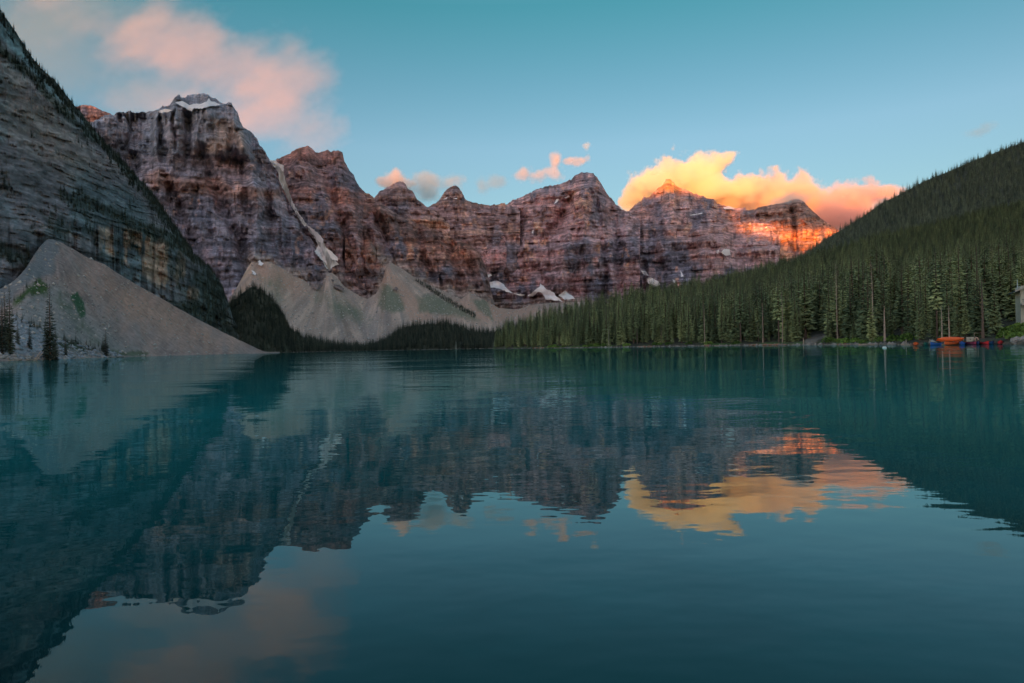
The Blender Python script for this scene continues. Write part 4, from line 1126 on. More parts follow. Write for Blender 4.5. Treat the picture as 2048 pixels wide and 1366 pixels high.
# ------------------------------------------------------------------ clouds: real volumes of vapour
def cloud_mat(name, dens, col=(1, 1, 1), aniso=0.2):
    m = bpy.data.materials.new(name); m.use_nodes = True; nt = m.node_tree; nt.nodes.clear()
    pv = nt.nodes.new('ShaderNodeVolumePrincipled'); out = nt.nodes.new('ShaderNodeOutputMaterial')
    pv.inputs['Color'].default_value = (*col, 1); pv.inputs['Density'].default_value = dens; pv.inputs['Anisotropy'].default_value = aniso
    at = nt.nodes.new('ShaderNodeAttribute'); at.attribute_name = 'density'
    mm = nt.nodes.new('ShaderNodeMath'); mm.operation = 'MULTIPLY'; mm.inputs[1].default_value = dens
    nt.links.new(at.outputs['Fac'], mm.inputs[0]); nt.links.new(mm.outputs[0], pv.inputs['Density']); pv.inputs['Density Attribute'].default_value = ''
    nt.links.new(pv.outputs[0], out.inputs['Volume']); return m


def cloud(name, blobs, dens, label, depth=300, amp=3.6, nscale=1 / 170, voxel=7, gain=2.2, seed=0.0, col=(1, 1, 1), stretch=(1, 1, 1), detail=6, tilt=0):
    cs = []
    for bl in blobs:
        x, y, D, rx, ry = bl[:5]; w = bl[5] if len(bl) > 5 else 1
        c = unproj(x, y, np.array(float(D))); cs.append((c, (rx * D / F, depth, ry * D / F), w))
    org = np.mean([c for c, r_, w in cs], 0)
    lo = np.min([c - np.array(r_) * 1.15 for c, r_, w in cs], 0) - org; hi = np.max([c + np.array(r_) * 1.15 for c, r_, w in cs], 0) - org
    me = bpy.data.volumes.new(name); o = bpy.data.objects.new(name, me); COL.objects.link(o); o.location = org
    g = bpy.data.node_groups.new(name, 'GeometryNodeTree')
    g.interface.new_socket('Geometry', in_out='INPUT', socket_type='NodeSocketGeometry'); g.interface.new_socket('Geometry', in_out='OUTPUT', socket_type='NodeSocketGeometry')
    go = g.nodes.new('NodeGroupOutput'); pos = g.nodes.new('GeometryNodeInputPosition').outputs[0]
    def vm(op, a, b_=None, sc_=None):
        n = g.nodes.new('ShaderNodeVectorMath'); n.operation = op
        for i, v in enumerate((a, b_)):
            if v is None: continue
            if isinstance(v, (tuple, list, np.ndarray)): n.inputs[i].default_value = tuple(float(q) for q in v)
            else: g.links.new(v, n.inputs[i])
        return n
    def mm(op, a, b_, c_=None):
        n = g.nodes.new('ShaderNodeMath'); n.operation = op
        for i, v in enumerate((a, b_, c_)):
            if v is None: continue
            if isinstance(v, (int, float)): n.inputs[i].default_value = v
            else: g.links.new(v, n.inputs[i])
        return n.outputs[0]
    warp = g.nodes.new('ShaderNodeTexNoise'); warp.inputs['Scale'].default_value = nscale * .6; warp.inputs['Detail'].default_value = 2
    g.links.new(vm('ADD', pos, (seed * 1000, 0, 0)).outputs[0], warp.inputs['Vector'])
    wv = vm('SUBTRACT', warp.outputs['Color'], (.5, .5, .5)); ws = g.nodes.new('ShaderNodeVectorMath'); ws.operation = 'SCALE'; g.links.new(wv.outputs[0], ws.inputs[0]); ws.inputs[3].default_value = .35 / nscale
    wp = vm('ADD', pos, ws.outputs[0]).outputs[0]
    f = None
    for c, r_, w in cs:
        d = vm('MULTIPLY', vm('SUBTRACT', wp, c - org).outputs[0], (1 / r_[0], 1 / r_[1], 1 / r_[2]))
        ln = vm('LENGTH', d.outputs[0]).outputs['Value']; e = mm('SUBTRACT', 1.0, ln)
        if w != 1: e = mm('MULTIPLY', e, w)
        f = e if f is None else mm('SMOOTH_MAX', f, e, .25)
    nz = g.nodes.new('ShaderNodeTexNoise'); nz.inputs['Scale'].default_value = nscale; nz.inputs['Detail'].default_value = detail; nz.inputs['Roughness'].default_value = .62
    rot = pos
    if tilt:
        vr = g.nodes.new('ShaderNodeVectorRotate'); vr.rotation_type = 'Y_AXIS'; vr.inputs['Angle'].default_value = tilt; g.links.new(pos, vr.inputs['Vector']); rot = vr.outputs[0]
    g.links.new(vm('MULTIPLY', vm('ADD', rot, (seed * 777, seed * 55, 0)).outputs[0], stretch).outputs[0], nz.inputs['Vector'])
    dn = mm('ADD', f, mm('MULTIPLY', mm('SUBTRACT', nz.outputs['Fac'], .52), amp))
    cl = g.nodes.new('ShaderNodeClamp'); g.links.new(mm('MULTIPLY', dn, gain), cl.inputs[0])
    vc = g.nodes.new('GeometryNodeVolumeCube'); g.links.new(cl.outputs[0], vc.inputs['Density'])
    vc.inputs['Min'].default_value = tuple(float(v) for v in lo); vc.inputs['Max'].default_value = tuple(float(v) for v in hi)
    for i, ax in enumerate('XYZ'): vc.inputs['Resolution ' + ax].default_value = int(np.clip((hi[i] - lo[i]) / voxel, 12, 230))
    sm = g.nodes.new('GeometryNodeSetMaterial'); sm.inputs['Material'].default_value = cloud_mat(name + '_vapour', dens, col)
    g.links.new(vc.outputs[0], sm.inputs[0]); g.links.new(sm.outputs[0], go.inputs[0])
    md = o.modifiers.new('vapour', 'NODES'); md.node_group = g
    tag(o, label, 'cloud', 'clouds over the range'); return o


cloud('cloud', [(1276, 392, 5000, 27, 22), (1302, 372, 5000, 40, 31), (1340, 354, 5000, 48, 34), (1385, 344, 5000, 44, 23), (1425, 338, 5000, 30, 15), (1444, 330, 5000, 13, 10), (1390, 372, 5000, 56, 28), (1440, 388, 5000, 60, 22)], .014,
      'glowing golden cloud wrapped behind the sunlit summit', depth=330, seed=1.3, gain=5, col=(1, .95, .86))
cloud('cloud', [(1485, 392, 5100, 44, 26), (1530, 382, 5100, 48, 26), (1568, 384, 5100, 40, 25), (1510, 400, 5100, 80, 26), (1600, 398, 5100, 40, 24), (1450, 400, 5100, 40, 18)], .013,
      'peach coloured cloud bank between the sunlit summit and the last peak', depth=330, seed=2.1, gain=4.5, col=(1, .88, .82))
cloud('cloud', [(1640, 408, 5100, 46, 26), (1690, 404, 5100, 50, 25), (1732, 398, 5100, 30, 14), (1680, 430, 5100, 66, 44), (1640, 440, 5100, 50, 36)], .012, 'dusky pink cloud resting on the right forest ridge', depth=330, seed=3.7, gain=4, col=(1, .80, .80))
cloud('cloud', [(1562, 406, 4260, 30, 9), (1592, 399, 4260, 32, 11)], .010, 'thin veil of cloud over the top of the last peak', depth=150, seed=4.2, gain=2.4, nscale=1 / 120)
cloud('cloud', [(772, 368, 4300, 24, 12), (792, 362, 4300, 22, 14), (812, 366, 4300, 26, 8)], .009, 'small orange cloud behind the stepped little pyramid', depth=140, nscale=1 / 130, seed=5.1, gain=2.5, col=(1, .8, .7))
cloud('cloud', [(828, 376, 4200, 34, 18), (862, 366, 4200, 42, 18), (900, 362, 4200, 34, 14), (850, 388, 4200, 30, 16)], .0042, 'grey puff of cloud between the two little peaks', depth=160, nscale=1 / 140, seed=6.4, gain=2.4, col=(.72, .74, .78))
cloud('cloud', [(966, 374, 4200, 20, 12), (990, 368, 4200, 26, 13)], .0032, 'small faint grey cloud right of the sharp horn', depth=120, nscale=1 / 120, seed=7.7, gain=2.2, col=(.65, .68, .72))
cloud('cloud', [(1046, 350, 4500, 22, 12), (1075, 354, 4500, 30, 12), (1105, 346, 4500, 22, 16), (1110, 326, 4500, 12, 20)], .007, 'torn pink cloud above the long shoulder of the broad peak', depth=130, nscale=1 / 120, seed=8.3, gain=2.4, col=(1, .84, .82))
cloud('cloud', [(1136, 323, 4500, 18, 7), (1158, 323, 4500, 18, 9)], .009, 'tiny bright pink cloud above the broad peak', depth=90, nscale=1 / 90, seed=9.2, gain=2.5, col=(1, .84, .8))
cloud('cloud', [(1173, 292, 4500, 9, 7)], .008, 'smallest pink wisp high above the broad peak', depth=50, nscale=1 / 60, seed=9.9, voxel=6)
cloud('cloud', [(1960, 264, 4300, 18, 9), (1972, 260, 4300, 12, 8)], .0030, 'small grey wisp above the right mountainside', depth=90, nscale=1 / 80, seed=10.4, gain=2, col=(.5, .6, .66), voxel=8)
cloud('cloud', [(185, 40, 4600, 90, 40, .8), (255, 62, 4600, 105, 52), (340, 92, 4600, 110, 54), (420, 122, 4600, 110, 54), (500, 148, 4600, 100, 54), (565, 170, 4600, 70, 50), (580, 225, 4600, 80, 45, .7), (570, 270, 4600, 80, 35, .6), (470, 210, 4600, 120, 60, .6), (600, 135, 4600, 40, 30, .7)], .00115,
      'long rose coloured cloud drifting above the snow dome', depth=420, nscale=1 / 400, amp=5.0, seed=11.5, gain=1.5, voxel=17, stretch=(.6, 1, 1.5), detail=7, tilt=.42, col=(1, .84, .95))
cloud('cloud', [(0, 60, 5200, 200, 110, .8), (120, 30, 5200, 200, 70, .8), (130, 130, 5200, 170, 60, .7), (250, 190, 5200, 140, 45, .7), (320, 10, 5200, 160, 30, .5)], .00055,
      'thin grey veil of high cloud in the upper left corner', depth=500, nscale=1 / 700, amp=2.2, seed=12.5, gain=1.3, voxel=34, stretch=(.5, 1, 1.5), detail=4, col=(.62, .68, .72), tilt=.42)

# opaque bar added out of view above the range to leave a sunlit slit
kb = shadow_key(1600, 482, 4250); kt = shadow_key(1600, 392, 4300)
zb, zt = kb[1] - .05 * 800, kt[1] + 30; sc0 = kb[0]
V = []; Fc = []; nu, nv = 40, 14
for i in range(nu + 1):
    u = i / nu * 2 - 1; cen = SU * (RD - 900) + PE * (sc0 + u * 470 + 110); hw = (1 - abs(u) ** 3) ** .5 * (1 + .25 * float(fbm(i * .3, 0, 3, 5)))
    for j in range(nv):
        a = j * 2 * PI / nv; rr = 1 + .25 * float(fbm(i * .25, j * .5, 3, 6))
        V.append((cen[0] + SU[0] * math.cos(a) * 260 * hw * rr, cen[1] + SU[1] * math.cos(a) * 260 * hw * rr, (zb + zt) / 2 + (zt - zb) / 2 * math.sin(a) * hw * rr))
for i in range(nu):
    for j in range(nv): Fc.append((i * nv + j, i * nv + (j + 1) % nv, (i + 1) * nv + (j + 1) % nv, (i + 1) * nv + j))
tag(mesh_obj('cloud', V, Fc, plain_mat('sun_blocker_bar', (.8, .8, .8), 1, .05, .003), smooth=True), 'unseen cloud shaped bar added behind the viewer to shade the last peak', 'cloud', 'clouds over the range')
# ------------------------------------------------------------------ small things along the shores
def at(x, D, z):
    p = unproj(x, HOR0, np.array(float(D))); xx = x
    for _ in range(3):                                # keep the photo column while setting the height
        y = float(ypix(np.array(float(x)), np.array(float(D)), z)); p = unproj(x, y, np.array(float(D)))
    return Vector((float(p[0]), float(p[1]), z))


def ground_z(key, x, D):
    S = SHEETS[key]; xs = S['xs']; c = int(np.clip(round((x - xs[0]) / (xs[1] - xs[0])), 0, len(xs) - 1))
    return float(np.interp(D, S['D'][:, c], S['P'][:, c, 2]))


def boxm(V, Fc, c, s, rz=0.0):
    b0 = len(V); ca, sa = math.cos(rz), math.sin(rz)
    for dx, dy, dz in ((-1, -1, -1), (1, -1, -1), (1, 1, -1), (-1, 1, -1), (-1, -1, 1), (1, -1, 1), (1, 1, 1), (-1, 1, 1)):
        x, y = dx * s[0] / 2, dy * s[1] / 2; V.append((c[0] + x * ca - y * sa, c[1] + x * sa + y * ca, c[2] + dz * s[2] / 2))
    for f in ((0, 3, 2, 1), (4, 5, 6, 7), (0, 1, 5, 4), (1, 2, 6, 5), (2, 3, 7, 6), (3, 0, 4, 7)): Fc.append(tuple(b0 + i for i in f))


def part(name, V, Fc, mat, parent, label=None, smooth=False):
    o = mesh_obj(name, V, Fc, mat, parent, smooth=smooth)
    if label: o['label'] = label
    return o


def rockmesh(seed, sub=2):
    bm = bmesh.new(); bmesh.ops.create_icosphere(bm, subdivisions=sub, radius=1); r = random.Random(seed); sx, sy, sz = r.uniform(.8, 1.3), r.uniform(.7, 1.1), r.uniform(.5, .8)
    off = r.uniform(0, 99)
    for v in bm.verts:
        p = v.co; n = 1 + .9 * float(fbm(p.x * 1.3 + off, p.y * 1.3 + p.z * 1.7, 3, seed)); v.co = Vector((p.x * sx * n, p.y * sy * n, p.z * sz * n))
    me = bpy.data.meshes.new('boulder'); bm.to_mesh(me); bm.free(); return me


ROCKS = []
for k in range(5):
    me = rockmesh(k); me.materials.append(M['boulder']); ROCKS.append(me)
RED = []
for k in range(3):
    me = rockmesh(k + 20); me.materials.append(M['red_stone']); RED.append(me)


def boulder(me, p, s, label, group, flat=1.0):
    o = bpy.data.objects.new('boulder', me); COL.objects.link(o); o.location = p; o.scale = (s, s * random.uniform(.8, 1.1), s * .8 * flat); o.rotation_euler = (0, 0, random.uniform(0, 6.28))
    tag(o, label, 'boulder', group)


def shoreD(x): return float(np.interp(x, sr[:, 0], sr[:, 1]))


for xa, xb, n, lab in ((1493, 1516, 4, 'low rusty stone at the left end of the grassy bank'), (1528, 1546, 5, 'rusty orange stone on the shore under the two pale pines'), (1550, 1573, 7, 'rusty orange slab in the widest stone pile below the grassy bank'),
                       (1680, 1692, 3, 'pinkish stone at the water right of the bare path'), (1408, 1420, 4, 'reddish stone on the shore left of the grassy bank'), (1276, 1305, 6, 'reddish stone low on the middle right shore'), (1065, 1090, 4, 'small reddish stone near the far tip of the right shore')):
    for k in range(n):
        x = xa + (xb - xa) * (k + .5) / n; D = shoreD(x) + random.uniform(-.3, .9); boulder(random.choice(RED), at(x, D, .22), random.uniform(.55, 1.1) * max(1, D / 300), lab, 'rusty stones of the right shore', .75)
for k in range(11):
    x = random.uniform(1640, 2060); D = shoreD(x) + random.uniform(-.4, .6)
    if 1822 < x < 2020: continue
    boulder(random.choice(ROCKS), at(x, D, .02), random.uniform(.25, .5), 'grey stone at the water edge between path and dock' if x < 1830 else 'pale stone of the heap right of the red canoe', 'grey stones of the right shore')
for k in range(14):
    x = random.uniform(2018, 2070); D = shoreD(x) + random.uniform(.2, 4); boulder(random.choice(ROCKS), at(x, D, ground_z('shore_slope103', x, D) + .1), random.uniform(.4, .9), 'pale stone of the heap right of the red canoe', 'grey stones of the right shore')
for k in range(10):
    x = 2018 + 4.5 * k; D = 165; boulder(random.choice(ROCKS), at(x, D, ground_z('shore_slope103', x, D) + .15), random.uniform(.35, .6), 'pale stone in the row below the lodge', 'stones below the lodge')
slx = sl_
for k in range(60):
    x = random.uniform(-10, 245); D0 = float(np.interp(x, sl_[:, 0], sl_[:, 1])); D = D0 + abs(random.gauss(0, 5)); s = random.uniform(.45, 1.25)
    boulder(random.choice(ROCKS), at(x, D, ground_z('scree_slope120', x, D) + .15), s, ('big' if s > .85 else 'small') + ' grey boulder on the left shore ' + ('beside the tallest spruce' if 60 < x < 130 else ('at the left edge' if x <= 60 else 'below the brown scree')) + (', touching the water' if D < D0 + 2 else ', a little up the bank'), 'boulders of the left shore')


def many_rocks(name, P, S, mat, label):
    base = [(1, 0, 0), (-.9, .2, 0), (.1, 1, .05), (-.1, -.9, 0), (.1, 0, .75), (0, .1, -.6)]; fc = [(0, 2, 4), (2, 1, 4), (1, 3, 4), (3, 0, 4), (2, 0, 5), (1, 2, 5), (3, 1, 5), (0, 3, 5)]
    r = np.random.default_rng(len(P)); n = len(P); B = np.array(base)[None] * (1 + r.uniform(-.35, .35, (n, 6, 3))); a = r.uniform(0, 6.28, n); ca, sa = np.cos(a)[:, None], np.sin(a)[:, None]
    X = B[..., 0] * ca - B[..., 1] * sa; Y = B[..., 0] * sa + B[..., 1] * ca
    V = np.stack([X, Y, B[..., 2]], -1) * np.asarray(S)[:, None, None] + np.asarray(P)[:, None, :]
    Fc = (np.array(fc)[None] + (np.arange(n) * 6)[:, None, None]).reshape(-1, 3)
    return tag(mesh_obj(name, V.reshape(-1, 3), Fc, mat), label, kind='stuff')


pts, X, Y, D = scatter('scree_slope120', 1.7, 31, lambda X, Y, D, r: (poly_sd(X, Y, [(28, 634), (60, 648), (95, 670), (140, 690), (240, 706), (240, 716), (-20, 722), (-20, 700), (20, 690)]) > -2) & (r.random(len(X)) < .8))
many_rocks('talus', pts, np.random.default_rng(3).gamma(2, .32, len(pts)).clip(.2, 2.0), plain_mat('talus_stone', (.30, .29, .32), .9, .35, .3), 'tumbled blue grey talus blocks above the left shore')
pts, X, Y, D = scatter('scree_slope120', 4.2, 32, lambda X, Y, D, r: (D < 640))
many_rocks('scree_stones', pts, np.random.default_rng(4).gamma(1.6, .30, len(pts)).clip(.15, 1.8), plain_mat('scree_stone', (.44, .36, .33), .9, .4, .3), 'scattered stones on the smooth brown scree')
pts, X, Y, D = scatter('scree_slope71', 9.5, 33)
many_rocks('scree_stones', pts, np.random.default_rng(6).gamma(1.6, .8, len(pts)).clip(.3, 4), plain_mat('far_scree_stone', (.46, .38, .35), .9, .5, .1), 'scattered stones on the far pale scree fans')
P = []
r_ = np.random.default_rng(8)
for x in r_.uniform(560, 1010, 500):
    D = np.interp(x, [530, 600, 680, 720, 760, 900, 1010], [955, 1075, 1075, 1100, 1055, 1005, 1000]) + r_.uniform(-6, 5); P.append(tuple(at(x, D, .1)))
for x in r_.uniform(1010, 1830, 700): P.append(tuple(at(x, shoreD(x) + r_.uniform(-1.2, .8), .05)))
many_rocks('shore_stones', P, r_.gamma(2, .2, len(P)).clip(.12, .9), plain_mat('shore_stone', (.30, .24, .22), .9, .4, .3), 'line of pale stones along the far and right shoreline')


# drift logs
def log(p, L, r0, rz, tilt, mat, label, group, cat='log'):
    V = []; Fc = []; n = 7; rg = 6
    for i in range(rg):
        t = i / (rg - 1); rr = r0 * (1 - .45 * t)
        for k in range(n):
            a = k * 6.283 / n; V.append(((t - .5) * L, rr * math.cos(a) + .05 * L * .2 * math.sin(t * 4), rr * math.sin(a)))
    for i in range(rg - 1):
        for k in range(n): Fc.append((i * n + k, (i + 1) * n + k, (i + 1) * n + (k + 1) % n, i * n + (k + 1) % n))
    Fc.append(tuple(range(n))); Fc.append(tuple(reversed(range((rg - 1) * n, rg * n))))
    o = mesh_obj('drift_log', V, Fc, mat, smooth=True); o.location = p; o.rotation_euler = (0, -tilt, rz); tag(o, label, cat, group)


log(at(75, 236, 1.3), 3.6, .13, .1, .95, M['pale_bark'], 'left of the two pale poles leaning on the left shore', 'leaning poles')
log(at(80, 237, 1.3), 3.4, .12, .15, .9, M['pale_bark'], 'right of the two pale poles leaning on the left shore', 'leaning poles')
for x, L, rz, dz, lab in ((12, 7, .1, .2, 'long bleached log at the left edge waterline'), (30, 5, -.2, .3, 'bleached log lying left of the leaning poles'), (52, 6, .3, .25, 'bleached log touching the foot of the leaning poles'), (88, 4.5, -.1, .25, 'short bleached log right of the leaning poles'), (64, 4, .5, .4, 'crooked bleached log behind the leaning poles')):
    log(at(x, float(np.interp(x, sl_[:, 0], sl_[:, 1])) + .5, dz), L, .2, rz, .03, M['wood_grey'], lab, 'bleached logs of the left shore')
for x, L, lab in ((1752, 9, 'long thin log floating on the shore between path and dock'), (1813, 2.2, 'short beige log end left of the orange canoe'), (1700, 4, 'pink log lying right of the bare path'), (1440, 5, 'thin log along the middle right shore')):
    log(at(x, shoreD(x) - 1.2, .12), L, .17, random.uniform(-.1, .1), 0, M['pale_bark'], lab, 'logs of the right shore')

# bare pale stems in front of the wood
def stem(x, D, h, r0, mat, label, lean=.0, group='bare stems of the right bank'):
    V, Fc = trunk_mesh(h, r0, 7, int(x), .98); rr = random.Random(int(x))
    e = empty('dead_tree', at(x, D, ground_z('shore_slope103', x, D))); tag(e, label, 'dead tree', group); e.rotation_euler = (lean, lean * .5, 0)
    part('trunk', V, Fc, mat, e)
    V = []; Fc = []
    for k in range(int(h * 1.1)):
        z = rr.uniform(.3, .95) * h; a = rr.uniform(0, 6.28); L = rr.uniform(.4, 1.1); b0 = len(V); ca, sa = math.cos(a), math.sin(a)
        V += [(0, 0, z), (0, 0, z + .07), (ca * L, sa * L, z - .1)]; Fc.append((b0, b0 + 1, b0 + 2))
        V += [(-.04 * sa, .04 * ca, z), (.04 * sa, -.04 * ca, z), (ca * L, sa * L, z - .12)]; Fc.append((b0 + 3, b0 + 4, b0 + 5))
    if h > 4: part('branch', V, Fc, mat, e)


stem(1526, shoreD(1526) + 5, 16, .17, M['pale_bark'], 'pale bare stem, the left one above the rusty stones')
stem(1558, shoreD(1558) + 6, 15, .15, M['pale_bark'], 'pale bare stem, the left one of the close pair above the grassy bank')
stem(1565, shoreD(1565) + 6, 19, .16, M['pale_bark'], 'pale bare stem, the taller one of the close pair above the grassy bank')
stem(1410, shoreD(1410) + 2, 19, .18, M['pale_bark'], 'pale bare stem standing alone at the middle right shore')
stem(1607, shoreD(1607) + 1.2, 2.3, .22, M['pale_bark'], 'short orange stump left of the bare path')
stem(1745, shoreD(1745) + 9, 21, .16, M['pale_bark'], 'tall reddish bare stem between path and dock')
stem(1675, shoreD(1675) + 12, 24, .15, M['pale_bark'], 'tallest pale bare stem right of the bare path')
stem(1770, shoreD(1770) + 4, 9, .28, M['pale_bark'], 'thick reddish trunk behind the white buoy')
stem(1884, shoreD(1884) + 3, 7, .16, M['pale_bark'], 'reddish stem left behind the stacked orange canoe')
stem(1899, shoreD(1899) + 3, 7, .15, M['pale_bark'], 'reddish stem right behind the stacked orange canoe')
stem(1966, shoreD(1966) + 7, 12, .25, M['bark'], 'dark trunk behind the life ring')
stem(1218, shoreD(1218) + 2, 14, .2, M['wood_grey'], 'grey dead spruce left of the middle right shore')


# leafy bushes
def bush_mesh(seed):
    r = random.Random(seed); V = []; Fc = []
    for k in range(260):
        a = r.uniform(0, 6.28); u = r.random() ** .5; z = r.random(); rad = 1.1 * math.sqrt(max(0, 1 - (z - .2) ** 2)) * u * (1 + .3 * math.sin(3 * a + seed)); x, y, zz = rad * math.cos(a), rad * math.sin(a), z * (1 - .3 * u)
        s = r.uniform(.08, .17); d = Vector((r.uniform(-1, 1), r.uniform(-1, 1), r.uniform(-.3, 1))).normalized(); t = d.orthogonal().normalized() * s; w = d.cross(t); b0 = len(V)
        V += [(x + t.x, y + t.y, zz + t.z), (x + w.x, y + w.y, zz + w.z), (x - t.x, y - t.y, zz - t.z), (x - w.x, y - w.y, zz - w.z)]; Fc.append((b0, b0 + 1, b0 + 2, b0 + 3))
    return raw_mesh('shore_bush', V, Fc, [M['leaf']])


BUSH = [bush_mesh(k) for k in range(3)]
for k in range(46):
    x = random.choice([random.uniform(1225, 1480), random.uniform(1600, 1830), random.uniform(1990, 2065), random.uniform(1100, 1220)])
    D = shoreD(x) + random.uniform(1.5, 5.5) + (random.uniform(4, 34) if x > 1990 else 0); s = random.uniform(1.0, 2.1)
    o = bpy.data.objects.new('shore_bush', random.choice(BUSH)); COL.objects.link(o); o.location = at(x, D, ground_z('shore_slope103', x, D) - .1); o.scale = (s, s, s); o.rotation_euler = (0, 0, random.uniform(0, 6.28))
    tag(o, ('big' if s > 1.55 else 'small') + ' leafy green bush on the ' + ('far part of the right shore' if x < 1225 else ('middle right shore' if x < 1500 else ('bank between path and dock' if x < 1900 else 'slope below the lodge'))), 'bush', 'bushes of the right shore')

# ------------------------------------------------------------------ dock, canoes, boards
paint = lambda n, c: plain_mat(n, c, .35, .06, 2, .5)
CC = {'orange': paint('orange_canoe_paint', (1.0, .13, .02)), 'green': paint('green_canoe_paint', (.03, .16, .12)), 'blue': paint('blue_canoe_paint', (.04, .14, .48)), 'red': paint('red_canoe_paint', (.9, .04, .05)), 'navy': paint('navy_canoe_paint', (.02, .06, .16)), 'crimson': paint('crimson_canoe_paint', (.40, .04, .09))}


def canoe_parts(L=5.2, Wd=.95, Hh=.52):
    V = []; Fc = []; ns, nr = 21, 9
    for i in range(ns):
        u = i / (ns - 1) * 2 - 1; w = Wd / 2 * (1 - abs(u) ** 2.6) ** .75 + .012; sh = .22 * abs(u) ** 3; keel = .10 * abs(u) ** 4
        for j in range(nr):
            a = PI * j / (nr - 1); V.append((u * L / 2, -w * math.cos(a) if abs(math.cos(a)) > 1e-6 else 0, (Hh + sh) - (Hh + sh - keel) * math.sin(a) ** .7))
    for i in range(ns - 1):
        for j in range(nr - 1): Fc.append((i * nr + j, (i + 1) * nr + j, (i + 1) * nr + j + 1, i * nr + j + 1))
    G = []; GF = []
    for sgn in (0, nr - 1):
        for i in range(ns - 1):
            a_, b_ = Vector(V[i * nr + sgn]), Vector(V[(i + 1) * nr + sgn]); b0 = len(G)
            for p in (a_, b_):
                for dy, dz in ((-.025, -.02), (.025, -.02), (.025, .03), (-.025, .03)): G.append((p.x, p.y + dy, p.z + dz))
            for q in ((0, 1, 5, 4), (1, 2, 6, 5), (2, 3, 7, 6), (3, 0, 4, 7)): GF.append(tuple(b0 + t for t in q))
    return V, Fc, G, GF


cv = canoe_parts(); hullm = {}; gun = raw_mesh('gunwale', cv[2], cv[3], [plain_mat('gunwale_trim', (.10, .07, .05), .5, .2, 3)])
seatV, seatF = [], []; boxm(seatV, seatF, (0, 0, .36), (.28, .80, .03)); seatm = raw_mesh('seat', seatV, seatF, [M['wood_grey']])


def canoe(x, D, z, yaw, colour, label, flip=False, roll=0):
    e = empty('canoe', at(x, D, z), yaw); tag(e, label, 'canoe', 'rental canoes at the dock')
    if flip: e.rotation_euler = (math.radians(-128), 0, yaw)
    if roll: e.rotation_euler = (roll, 0, yaw)
    if colour not in hullm: hullm[colour] = raw_mesh('hull', cv[0], cv[1], [CC[colour]]); hullm[colour].polygons.foreach_set('use_smooth', [True] * len(cv[1]))
    h = bpy.data.objects.new('hull', hullm[colour]); COL.objects.link(h); h.parent = e
    g_ = bpy.data.objects.new('gunwale', gun); COL.objects.link(g_); g_.parent = e
    for sx in (-1.5, 1.3):
        s_ = bpy.data.objects.new('seat', seatm); COL.objects.link(s_); s_.parent = e; s_.location = (sx, 0, 0)


for x, D, z, yaw, c, lab in ((1832, 148, -.02, 1.0, 'orange', 'orange canoe floating at the left end of the row'), (1852, 149, -.1, .95, 'green', 'dark green canoe right of the floating orange one'), (1874, 149, -.08, .62, 'blue', 'blue canoe left of the stacked orange canoe'),
                             (1925, 149, -.08, .95, 'blue', 'blue canoe right of the stacked orange canoe'), (1940, 149, -.08, 1.35, 'crimson', 'crimson canoe under the notice board'), (1952, 149, -.08, 1.1, 'navy', 'dark canoe under the life ring'), (1966, 149, -.08, 1.3, 'red', 'small looking red canoe seen end on, left of the navy one'),
                             (1980, 148, -.04, 1.12, 'navy', 'navy canoe left of the long red canoe'), (2001, 147, -.04, .95, 'red', 'long red canoe at the right end of the row'), (1904, 148, .0, .55, 'orange', 'orange canoe afloat under the stacked one')):
    canoe(x, D, z, yaw, c, lab)
canoe(1903, 151, 1.3, .04, 'orange', 'long orange canoe turned over on top of the stack', flip=True)

dk = empty('floating_dock', at(1915, 152.5, 0)); tag(dk, 'long low grey floating dock behind the row of canoes', 'dock')
V, Fc = [], []; boxm(V, Fc, (0, 0, .12), (19, 2.0, .2)); part('float', V, Fc, M['wood_grey'], dk)
V, Fc = [], []
for i in range(118): boxm(V, Fc, (-9.4 + i * .16, 0, .25 + .006 * (i % 3)), (.14, 2.2, .04))
tag(part('planks', V, Fc, M['wood_grey'], dk), kind='stuff')
for i in range(5):
    V, Fc = [], []; boxm(V, Fc, (-9 + i * 4.5, 1.05, .5), (.14, .14, 1.3)); part('mooring_post', V, Fc, M['wood_grey'], dk)
V, Fc = [], []; boxm(V, Fc, (-1.2, -.2, .52), (.1, 1.1, .5)); boxm(V, Fc, (-2.9, -.2, .52), (.1, 1.1, .5)); part('canoe_rest', V, Fc, M['wood_grey'], dk)

cream = plain_mat('cream_board', (.55, .45, .36), .7, .12, 1.5); dark = plain_mat('dark_print', (.05, .04, .04), .7, .1, 3)


def board(x, D, w, h, zc, label, mark=None):
    e = empty('notice_board', at(x, D, .27)); tag(e, label, 'sign')
    V, Fc = [], []; boxm(V, Fc, (0, 0, zc), (w, .06, h)); part('panel', V, Fc, cream, e)
    for s_ in (-1, 1):
        V, Fc = [], []; boxm(V, Fc, (s_ * w * .42, .07, zc * .5), (.08, .07, zc + h * .4)); part('post', V, Fc, M['wood_grey'], e)
    if mark:
        V, Fc = [], []; boxm(V, Fc, (0, -.036, zc), mark); part('mark', V, Fc, dark, e)


